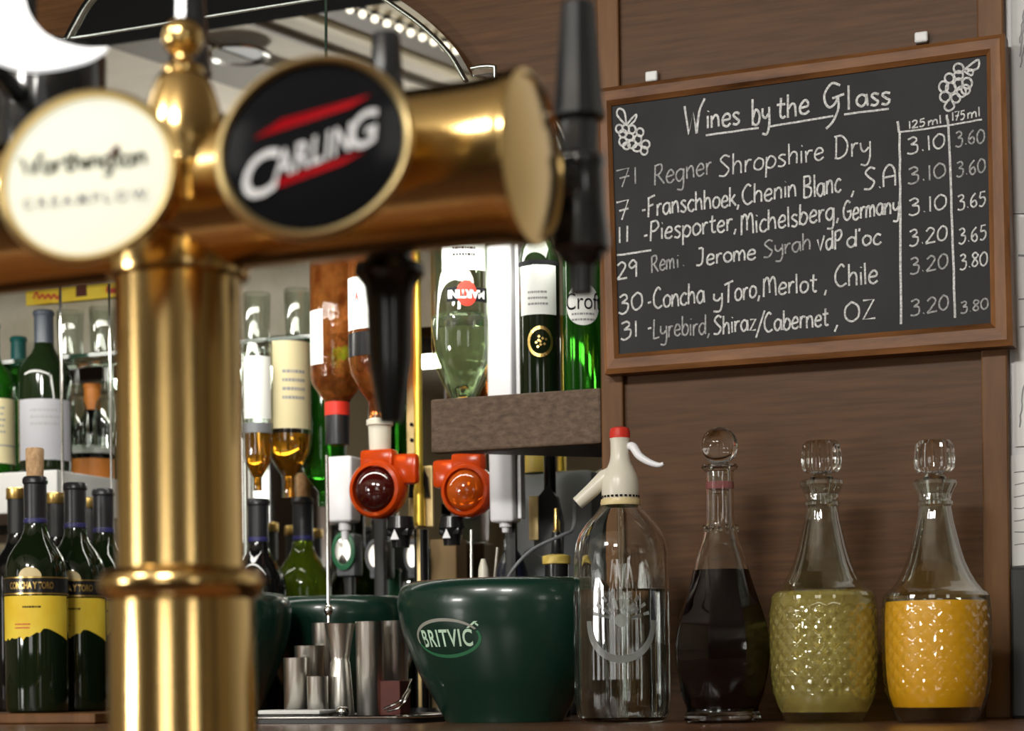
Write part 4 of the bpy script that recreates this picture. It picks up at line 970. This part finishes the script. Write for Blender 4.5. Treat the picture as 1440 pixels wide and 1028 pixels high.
# ball-stoppered decanter of red wine
px, yb = 1015, 1022
P0, k = pxprof(px, YD, yb, [(52, 1022), (54, 1018), (54, 1012), (51, 1006), (51, 1000), (56, 988), (62, 970), (67, 948), (69, 925), (68.5, 908), (65, 885), (58, 862), (49, 836), (40, 808), (33, 785), (27, 768), (23, 752), (21, 745), (20, 735), (20, 700), (19.5, 680), (20, 670), (24, 666), (26, 663), (25, 660)])
PB = Vector((W(px, 900, YD).x, YD, ZD))
t = thing('decanter', 'ball-stoppered glass decanter of dark red wine next to the soda syphon', 'decanter', PB, group='glass decanters in the row under the chalkboard')
zy = lambda y: (yb - y) * k
def facet(a, z):
    # eight broad vertical facets that end in points at the shoulder, studded panels between them
    s_ = min(1, max(0, (z - zy(985)) / .02)) * min(1, max(0, (zy(800) - z) / .04))
    w = (a * 8 / (2 * PI)) % 1 - .5
    base = math.cos(PI / 8) / math.cos(w * 2 * PI / 8)
    f_ = 1 + (base - 1) * s_ * .9
    if zy(990) < z < zy(905) and int(a * 8 / (2 * PI)) % 2 == 0:
        f_ += .012 * max(0, math.sin(a * 40) * math.sin(z / k * .55))
    return f_
fine = [(0, .002), (P0[0][0] * .8, .001)] + [P0[0], P0[1]] + smoothprof(P0[2:-3], 4) + P0[-3:]
prof, inner = shell(fine, .0028, .012)
link('glass', MB().lathe(prof, 128, mod=facet), M['glass'], t, 22)
link('wine', MB().lathe(fill(inner, zy(808), .0006), 128, mod=facet), M['redwine'], t, 22)
rb = MB()
for i in range(14):
    a = 2 * PI * i / 14; rb.sphere((23 * k * math.cos(a), 23 * k * math.sin(a), zy(748 + 4 * (i % 2))), 3.4 * k, 8, 6)
link('neck_beading', rb, M['glass'], t, 60)
st = MB().lathe([(0, zy(700)), (13 * k, zy(700)), (15 * k, zy(664)), (17 * k, zy(660)), (9 * k, zy(657))], 32); st.sphere((0, 0, zy(633)), 26.5 * k, 32, 20)
link('stopper', st, M['glass'], t, 60)
link('stopper_ring', MB().lathe([(15.4 * k, zy(694)), (16.4 * k, zy(694)), (16.4 * k, zy(684)), (15.4 * k, zy(684))], 32), mat('pink_seal', (.5, .16, .16), .4), t)

# two decanters from one mould
def decanter(label, px, yb, topy, liquid, level, opaque):
    P0, k = pxprof(px, YD, yb, [(54, 1022), (56, 1019), (61, 1009), (67, 996), (71, 983), (74, 962), (75.5, 935), (76, 905), (76, 875), (75, 857), (74, 851), (74, 846), (71, 841), (64, 836), (55, 826), (47, 812), (40, 796), (34, 776), (29, 755), (25, 738), (23, 725), (22.5, 720), (25, 717), (25, 713), (22.5, 710), (23, 702), (27, 694), (30, 688), (29, 683), (26, 681)])
    P0 = [(r, z + (1022 - yb) * k) for r, z in P0]
    PB = Vector((W(px, 900, YD).x, YD, ZD)); zy = lambda y: (1022 - y) * k
    t = thing('decanter', label, 'decanter', PB, group='glass decanters in the row under the chalkboard')
    z0, z1 = zy(988), zy(856)
    def dia(a, z):                      # diamond cutting on the body, flutes on the neck
        if z0 < z < z1:
            e = min(1, (z - z0) / .004, (z1 - z) / .004)
            u = a * 22 / (2 * PI); v = z / (.0165)
            d1 = abs(((u + v) % 1) - .5) * 2; d2 = abs(((u - v) % 1) - .5) * 2
            return 1 + e * .034 * (min(d1, d2) - .5)
        if zy(836) < z < zy(725): return 1 + .03 * (abs(math.cos(a * 5)) - .6) * min(1, (z - zy(836)) / .01)
        if zy(708) < z: return 1 + .035 * math.cos(a * 12)
        return 1
    body = []
    for (ra, za), (rb_, zb_) in zip(P0[:-1], P0[1:]):
        n = max(1, int(abs(zb_ - za) / .0013))
        for i in range(n): f_ = i / n; body.append((ra + (rb_ - ra) * f_, za + (zb_ - za) * f_))
    body.append(P0[-1])
    body = [(0, .003), (P0[0][0] * .8, .001)] + body
    smooth_in = [(0, .002)] + P0
    _, inner = shell([(0, .003)] + P0, .004, .016 if opaque else .010)
    mb = MB().lathe(body + [(Plain(r_), z_) for r_, z_ in inner[::-1]], 160, mod=dia)
    link('glass', mb, M['thin'], t, 15)
    if opaque: link('drink', MB().lathe(fill(inner, zy(level), .0005), 64), M[liquid], t, 40)
    else:
        dr = [(0, .0098)] + [(r_ - .0012, max(z_, .0098 if r_ < 0 else z_)) for r_, z_ in body if .010 < z_ < zy(level)]
        link('drink', MB().lathe(dr + [(0, dr[-1][1])], 160, mod=dia), M[liquid], t, 15)
    q = [(9, 716), (11, 700), (14, 684), (16, 678), (11, 673), (22, 671), (26.5, 666), (27.5, 655), (26.5, 642), (25, 632), (22, 627), (0, 626)]
    q = [(r * k, zy(y) + 0) for r, y in q]
    link('stopper', MB().lathe([(0, q[0][1])] + q, 64, mod=lambda a, z: 1 + (.10 * (abs(math.cos(a * 7)) - .5) * (1 if z < zy(628) else 0) if z > zy(672) else 0)), M['glass'], t, 25)
    return t
decanter('cut-glass decanter of pale yellow wine, middle of the three decanters', 1158, 1022, 627, 'whitewine', 838, False)
decanter('cut-glass decanter of bright orange squash nearest the right edge', 1317, 1022, 616, 'orange', 853, True)

# ------------------------------------------------------------------ green ice buckets
def bucket(label, px, Y, logo=False, sx=1.0, sy=1.0):
    k = mm(-.1, 695); PB = Vector((W(px, 950, Y).x, Y, ZD)); zy = lambda y: (1018 - y) * k
    t = thing('ice_bucket', label, 'ice bucket', PB, group='green ice buckets'); t.scale = (sx, sy, 1)
    out = smoothprof([(75 * k, zy(1018)), (80 * k, zy(1006)), (93 * k, zy(980)), (106 * k, zy(955)), (120 * k, zy(920)), (130 * k, zy(888)), (135 * k, zy(858)), (135 * k, zy(842)), (131 * k, zy(829)), (122 * k, zy(821)), (112 * k, zy(819))], 4)
    inn = smoothprof([(110 * k, zy(822)), (122 * k, zy(845)), (120 * k, zy(880)), (95 * k, zy(960)), (70 * k, zy(1010))], 3)
    link('body', MB().lathe([(0, .001), (72 * k, .0)] + out + inn + [(0, zy(1010))], 96), M['bucket'], t, 50)
    if logo:
        def rad(z):                     # radius of the body at height z
            for (ra, za), (rb_, zb_) in zip(out[:-1], out[1:]):
                if za <= z <= zb_: return ra + (rb_ - ra) * (z - za) / max(zb_ - za, 1e-9) + .0007
            return 130 * k
        off = math.asin(94 / (128 * sx)); th = facing(PB) - off; zc = zy(901)
        kx = k / math.cos(off) / sx
        link('lettering', wrap(fit(text_bm('BRITVIC', .02, .0004, .0, 1.12), 68 * kx, 24 * k), rad, th, zc), M['green_pale'], t, 0)
        for nm, a0, a1, mt in (('oval_ring', .15 * PI, 1.08 * PI, 'pinkgrey'), ('oval_ring', 1.08 * PI, 2.12 * PI, 'green_logo')):
            mb = MB(); n = 40; v = []
            for s_ in (0, 1):
                v.append([])
                for i in range(n + 1):
                    a = a0 + (a1 - a0) * i / n; wd_ = 1.3 + 1.0 * math.sin(PI * i / n); R = wd_ * (1 if s_ else -1)
                    v[-1].append(mb.bm.verts.new(((42.5 + R) * kx * math.cos(a), (25 + R) * k * math.sin(a), 0)))
            for i in range(n): mb._f((v[0][i], v[0][i + 1], v[1][i + 1], v[1][i]))
            link(nm, wrap(mb, rad, th, zc), M[mt], t, 0)
        mb = MB(); mb.quad([(28 * kx, 13 * k, 0), (31 * kx, 13 * k, 0), (41 * kx, 22 * k, 0), (37 * kx, 22 * k, 0)]); mb.quad([(38 * kx, 18 * k, 0), (41 * kx, 15 * k, 0), (42 * kx, 17 * k, 0), (39 * kx, 20 * k, 0)])
        link('tick_mark', wrap(mb, rad, th, zc), M['green_pale'], t, 0)
    return t
bucket('front green ice bucket with white and green oval logo, left of the soda syphon', 709, -.09, True, 1.148, .875)
bucket('green ice bucket half hidden behind the brass column', 290, .012)
bucket('green ice bucket behind the metal spirit measures', 480, .23)

# ------------------------------------------------------------------ tray and metal measures
Y = -.11
xa, xb = W(362, 1004, Y).x, W(600, 1004, Y).x
ZTR = ZT + .0085
t = thing('bar_tray', 'low black tray with a metal lip under the metal spirit measures', 'tray', ((xa + xb) / 2, -.07, ZT + .0004))
def rr(w, d, r, n=6):
    o = []
    for cx, cy_, a0 in ((w - r, d - r, 0), (-w + r, d - r, 90), (-w + r, -d + r, 180), (w - r, -d + r, 270)):
        for i in range(n + 1): a = math.radians(a0 + 90 * i / n); o.append((cx + r * math.cos(a), cy_ + r * math.sin(a)))
    return o
w_ = (xb - xa) / 2
link('base', MB().prism(rr(w_, .085, .03), .007, lambda x, y, h: Vector((x, y, h))), M['blackm'], t, 30)
o_ = rr(w_, .085, .03); tb = MB(); tb.tube([Vector((x, y, .0072)) for x, y in o_ + o_[:2]], .0022, 8); link('metal_lip', tb, M['chrome'], t)
kk = .001
o = link('folded_napkin', MB().box((W(363, 1000, -.13).x + .004, -.140, ZTR + .0022), (W(455, 1000, -.13).x, -.09, ZTR + .0075), .002), M['paper'], None, 30); tag(o, 'folded white napkin on the front edge of the tray beside the brass column', 'napkin')
def measure(label, px, Y, wtop, wbot, y0, y1, z=None, group='metal spirit measures on the tray', mt='steel', name='spirit_measure_cup'):
    k = mm(Y, px); zb_ = ZTR - .001 if z is None else z
    zt_ = W(px, y0, Y).z; h = zt_ - zb_
    t = thing(name, label, 'measure', (W(px, 990, Y).x, Y, zb_), group=group)
    a, b = wbot * k / 2, wtop * k / 2
    link('cup', MB().lathe([(0, 0), (a * .96, 0), (a, .001), (b, h - .001), (b * 1.02, h), (b * .97, h), (a * .93, .003), (0, .003)], 40), M[mt], t, 40)
    return t
measure('small plain cylinder measure at the left front of the tray', 418, -.075, 37, 37, 925, 1000)
measure('shortest cylinder measure second from left on the tray', 447, -.085, 30, 30, 951, 1000)
measure('cylinder measure standing behind the two small left ones', 436, -.035, 42, 40, 908, 1000)
t = thing('jigger', 'double-ended hourglass jigger in the middle of the tray', 'jigger', (W(479, 990, -.06).x, -.06, ZTR - .001), group='metal spirit measures on the tray')
k = mm(-.06, 479); z = lambda y: W(479, y, -.06).z - ZTR + .001
link('cups', MB().lathe([(0, 0), (19 * k, 0), (19.5 * k, .001), (14 * k, z(932)), (12.5 * k, z(928)), (13 * k, z(924)), (21 * k, z(878)), (21.5 * k, z(877)), (20.5 * k, z(877)), (12 * k, z(922)), (0, z(920))], 44), M['steel'], t, 40)
measure('tall steel beaker right of the hourglass jigger', 521, -.05, 40, 38, 874, 995)
measure('tall steel beaker behind, against the front ice bucket', 556, .015, 38, 36, 873, 960)
measure('slim steel cup standing behind the hourglass jigger', 458, .0, 36, 34, 876, 960)
o = link('plush_box', MB().box((W(544, 980, -.02).x, -.055, ZTR - .0008), (W(592, 980, -.02).x - .012, -.025, W(570, 957, -.04).z), .001), M['plush'], None, 0); tag(o, 'small dark red box on the tray behind the front ice bucket edge', 'box')
tb = MB(); c0 = W(566, 990, -.115)
tb.tube([W(540, 997, -.125), W(556, 990, -.125), W(565, 984, -.12), W(575, 968, -.115), W(578, 955, -.11)], .0018, 8); tb.tube([W(545, 1000, -.13), W(560, 996, -.13), W(570, 985, -.125), W(577, 970, -.12)], .0018, 8)
o = link('sugar_tongs', tb, M['chrome']); tag(o, 'small wire tongs lying on the tray beside the front ice bucket', 'tongs')
lm = MB().lathe(smoothprof([(0, 0), (.006, .001), (.008, .006), (.006, .011), (0, .0125)]), 14)
o = link('bottle_stopper', lm, M['chrome'], None, 60, Vector((W(482, 1000, -.125).x, -.125, ZTR + .0024 - .003))); tag(o, 'small chrome stopper lying at the front of the tray below the jigger', 'stopper')

# ------------------------------------------------------------------ brass beer font in the foreground
AX = DP(745, 222, 1.165)                # centre of the right end of the cross pipe
YA_, ZA = AX.y, AX.z
ZBAR = ZF + .9701
def onbar(px, py=300): return W(px, py, YA_)
pc = onbar(254, 700)
t = thing('beer_font', 'polished brass T-shaped beer font with round lens badges, out of focus in front', 'beer tap', (pc.x, YA_, ZBAR))
O = Vector((pc.x, YA_, ZBAR)); kx = mm(YA_, 254)
fz = lambda y, px=254: W(px, y, YA_).z - O.z
zr = fz(822)
RC_ = 90 * kx
link('column', MB().lathe([(0, .004), (RC_ * 1.5, 0), (RC_ * 1.5, .012), (RC_ * 1.16, .03), (RC_ * 1.13, zr - .012), (RC_ * 1.08, zr)] + [(RC_ * 1.03, zr + .004), (RC_ * 1.0, zr + .012), (RC_ * .985, ZA - O.z)], 72), M['brass'], t, 30)
link('collar', MB().lathe([(RC_ * 1.05, zr - .011), (RC_ * 1.22, zr - .008), (RC_ * 1.29, zr - .002), (RC_ * 1.29, zr + .003), (RC_ * 1.2, zr + .008), (RC_ * 1.02, zr + .010)], 72), M['brass'], t, 40)
link('upper_collar', MB().lathe([(RC_, fz(395)), (RC_ * 1.1, fz(392)), (RC_ * 1.13, fz(380)), (RC_ * 1.1, fz(352)), (RC_ * .6, fz(340))], 72), M['brass'], t, 40)
RB = .0475; xe = AX.x - O.x; za = ZA - O.z
xl = onbar(-260).x - O.x
link('cross_pipe', MB().lathe([(0, xl - .02), (RB * 1.05, xl - .02), (RB * 1.05, xl), (RB, xl + .005), (RB, xe - .075), (RB * 1.004, xe - .045), (RB * .99, xe - .030)], 72, c=(0, 0, za), axis='X'), M['brass'], t, 30)
link('end_cap', MB().lathe([(RB * 1.005, xe - .046), (RB * 1.015, xe - .030), (RB * 1.035, xe - .016), (RB * 1.065, xe - .006), (RB * 1.075, xe - .002), (RB * 1.065, xe + .002), (RB * 1.0, xe + .003), (RB * .97, xe + .001), (RB * .8, xe + .003), (RB * .45, xe + .0055), (0, xe + .0065)], 72, c=(0, 0, za), axis='X'), M['brass'], t, 60)
# finial
YFN = YA_ - .03; kf = mm(YFN, 258); xf = W(258, 150, YFN).x - O.x
zf = lambda y: W(258, y, YFN).z - O.z
fp = [(0, zf(300)), (52 * kf, zf(290)), (54 * kf, zf(250)), (58 * kf, zf(243)), (58 * kf, zf(234)), (56 * kf, zf(226)), (59 * kf, zf(205)), (58 * kf, zf(185)), (54 * kf, zf(162)), (48 * kf, zf(140)), (41 * kf, zf(120)), (35 * kf, zf(109)), (29 * kf, zf(105)), (30 * kf, zf(101)), (30 * kf, zf(97)), (26 * kf, zf(93)), (15 * kf, zf(89)), (12 * kf, zf(83))]
fp += [(29 * kf * math.cos(a), zf(53) + 29 * kf * math.sin(a)) for a in [(-1.15 + i * (1.15 + PI / 2) / 14) for i in range(14)]] + [(0, zf(53) + 29 * kf)]
link('finial', MB().lathe(fp, 56, c=(xf, YFN - YA_, 0)), M['brass'], t, 45)

def lens_badge(nm, px, py, depth, a_px, b_px, tilt, face):
    """round lens on the front of the pipe: returns frame mapping picture offsets to font space"""
    c = DP(px, py, depth); k = depth / FPX
    n = Vector((CAM.x - c.x, CAM.y - c.y, (CAM.z - c.z) * .5)).normalized()
    rx = U_.cross(n).normalized(); up = n.cross(rx)
    fr = lambda x, y, h=0: c + rx * (x * k) + up * (y * k) + n * h - O
    ct, st_ = math.cos(tilt), math.sin(tilt)
    def el(f, a): x, y = a_px * f * math.cos(a), b_px * f * math.sin(a); return x * ct - y * st_, x * st_ + y * ct
    mb = MB(); N = 72; rows = []
    for f, h in ((.86, -.030), (.98, -.020), (1.0, -.006), (.985, .002), (.94, .005), (.90, .003), (.885, -.001)):
        rows.append([mb.bm.verts.new(fr(*el(f, 2 * PI * i / N), h)) for i in range(N)])
    for A_, B_ in zip(rows[:-1], rows[1:]):
        for i in range(N): mb._f((A_[i], A_[(i + 1) % N], B_[(i + 1) % N], B_[i]))
    mb._f(rows[0])
    rim = link(nm, mb, M['brassrim'], t, 50)
    mb = MB(); rows = [[mb.bm.verts.new(fr(*el(f, 2 * PI * i / N), h)) for i in range(N)] for f, h in ((.89, 0), (.7, .0018), (.4, .003), (.15, .0034))]
    for A_, B_ in zip(rows[:-1], rows[1:]):
        for i in range(N): mb._f((A_[i], A_[(i + 1) % N], B_[(i + 1) % N], B_[i]))
    mb._f(rows[-1]); link('lens', mb, M[face], rim, 60)
    # stalk back to the pipe
    st = MB(); bk_ = Vector((c.x - O.x, 0, za)); st.tube([fr(0, 0, -.028), bk_ + (fr(0, 0, -.028) - bk_) * .2], .02, 20); link('stalk', st, M['brass'], rim)
    return rim, fr
rim, fr = lens_badge('lens_badge', 443, 207, 1.105, 146, 122, math.radians(30), 'carl')
hm = lambda x, y: .0042 - .0000001 * (x * x + y * y)
def flat_part(nm, mb, mt, rim, fr): link(nm, mb.mapv(lambda p: fr(p.x, p.y, hm(p.x, p.y))), M[mt], rim, 0)
for (xa, ya, xb, yb) in ((357, 193, 522, 137), (357, 271, 512, 214)):
    mb = MB(); w0, w1 = 4, 13
    mb.quad([(xa - 443, 207 - ya - 5, 0), (xb - 443 - 30, 207 - yb - 16, 0), (xb - 443, 207 - yb + 2, 0), (xa - 443 + 40, 207 - ya + 22, 0)])
    flat_part('red_bar', mb, 'carlred', rim, fr)
sh = .40
def car(text, x0, x1, ymid, h):
    mb = fit(text_bm(text, 1, .018, 0, 1.08), x1 - x0, h); xm = (x0 + x1) / 2
    return mb.mapv(lambda p: Vector((xm - 443 + p.x + p.y * .10, 207 - ymid + p.y + (p.x + xm - 436) * sh, 0)))
flat_part('lettering', car('C', 341, 391, 219, 64), 'carlwhite', rim, fr)
flat_part('lettering', car('ARLIN', 386, 494, 215, 40), 'carlwhite', rim, fr)
flat_part('lettering', car('G', 491, 530, 213, 52), 'carlwhite', rim, fr)
rim, fr = lens_badge('lens_badge', 124, 248, 1.13, 134, 112, math.radians(41), 'lens')
mb = MB()
for a_, b_, w in (('Worthington', (30, 250), 1),):
    for st in strokes('Worthington', (32, 252), (206, 228), 15, .02):
        mb.tube([Vector((p.x - 124, 248 - p.y, 0)) for p in st], 2.9, 6)
mb.mapv(lambda p: Vector((p.x, p.y, p.z * .05)))
link('script', mb.mapv(lambda p: fr(p.x, p.y, .0036)), mat('olive_print', (.10, .11, .06), .5), rim, 0)
mb = fit(text_bm('CREAMFLOW', 1, .03, 0, 1.5), 172, 16).mapv(lambda p: Vector((p.x - 4, -32 + p.y + p.x * .12, 0)))
link('lettering', mb.mapv(lambda p: fr(p.x, p.y, .0042)), M['inkg'], rim, 0)
mb = MB().quad([(24, 22, 0), (34, 26, 0), (46, 44, 0), (36, 42, 0)]); link('red_emblem', mb.mapv(lambda p: fr(p.x, p.y, .0044)), M['plush'], rim, 0)

# taps at the back of the pipe: black handle above, nozzle below
def tap(px, depth, ytop, ybar0, ybar1, ynoz, long=False, f=1.0):
    c = DP(px, 200, depth); k = depth / FPX; z = lambda y: (H0 - y) * k - O.z
    cx, cyy = c.x - O.x, c.y - YA_
    r = lambda v: v * k * f
    hd = MB().lathe([(0, z(ytop)), (r(18), z(ytop)), (r(20), z(ytop + 4)), (r(23), z(ytop + 60)), (r(29), z(ytop + 148)), (r(31), z(ytop + 156)), (r(31), z(ytop + 162)), (r(22), z(ytop + 168)), (r(21), z(ytop + 214)), (0, z(ytop + 214))], 10)
    bd = MB().lathe([(0, z(ytop + 212)), (r(26), z(ytop + 214)), (r(29), z(ytop + 220)), (r(29), z(ytop + 228)), (r(26), z(ytop + 234)), (r(29), z(ytop + 290)), (r(33), z(ybar1 - 20)), (r(33), z(ybar1 - 6)), (r(28), z(ybar1)), (0, z(ybar1))], 32)
    loc = Vector((cx, cyy, 0))
    tp = link('tap', bd.mapv(lambda p: p + loc), M['tap'], t, 40)
    hh = link('handle', hd.mapv(lambda p: p + loc), M['tap'], tp, 25)
    sp = MB()
    if long: sp.lathe([(0, z(ybar1 - 4)), (48 * k, z(ybar1 - 2)), (50 * k, z(ybar1 + 12)), (37 * k, z(ybar1 + 28)), (33 * k, z(ybar1 + 60)), (31 * k, z(ybar1 + 130)), (24 * k, z(ynoz - 45)), (16 * k, z(ynoz)), (0, z(ynoz))], 32, mod=lambda a, z: 1)
    else: sp.lathe([(0, z(ybar1 - 4)), (34 * k, z(ybar1 - 4)), (30 * k, z(ybar1 + 8)), (19 * k, z(ybar1 + 18)), (17 * k, z(ynoz)), (0, z(ynoz))], 32)
    link('spout', sp.mapv(lambda p: p + loc), M['black'], tp, 40)
    st = MB().tube([loc + Vector((0, 0, za)), Vector((min(cx, xe - .05), .02, za))], .014, 20); link('shank', st, M['tap'], tp)
tap(815, 1.235, 6, 112, 358, 415, f=1.25)
tap(545, 1.30, 46, 200, 372, 592, True)
tap(268, 1.36, -60, 110, 300, 420, f=1.0)

# wide black tap at the left end with a moon-shaped badge
c = DP(72, 200, 1.42); k = 1.42 / FPX; z = lambda y: (H0 + 8 - y) * k - O.z
loc = Vector((c.x - O.x, c.y - YA_, 0))
tp = link('tap', MB().lathe([(0, z(330)), (70 * k, z(330)), (78 * k, z(320)), (78 * k, z(84)), (73 * k, z(74)), (0, z(70))], 40, c=loc), M['tap'], t, 40)
link('handle', MB().lathe([(0, z(72)), (15 * k, z(72)), (16 * k, z(20)), (20 * k, z(-80)), (14 * k, z(-100)), (0, z(-102))], 10, c=loc + Vector((-24 * k, -.012, 0))), M['tap'], tp, 25)
link('shank', MB().tube([loc + Vector((0, 0, za)), Vector((loc.x, .02, za))], .014, 20), M['tap'], tp)
cres = catmull([(152, 65, 0), (138, 76, 0), (120, 86, 0), (80, 98, 0), (45, 103, 0), (15, 99, 0), (-20, 86, 0), (-60, 52, 0), (-85, 0, 0), (-92, -60, 0), (-70, -120, 0)], 5) + catmull([(-62, -116, 0), (-10, -110, 0), (18, -70, 0), (34, -20, 0), (38, 10, 0), (47, 32, 0), (64, 51, 0), (88, 62, 0), (118, 67, 0), (140, 66, 0)], 5)
dc = 1.27; pc_ = DP(18, 33, dc); n = Vector((CAM.x - pc_.x, CAM.y - pc_.y, 0)).normalized(); rx = U_.cross(n)
ol = O
link('crescent_badge', MB().prism([(p.x - 20, 40 - p.y) for p in cres], .008, lambda x, y, h: pc_ + rx * (x * dc / FPX) + U_ * (y * dc / FPX) - n * h - ol), M['moon'], tp, 30)
a_ = pc_ + rx * (-72 * dc / FPX) + U_ * (-20 * dc / FPX) - n * .008 - ol
link('badge_arm', MB().tube([a_, loc + Vector((-24 * k, -.012, a_.z))], .008, 14), M['tap'], tp)
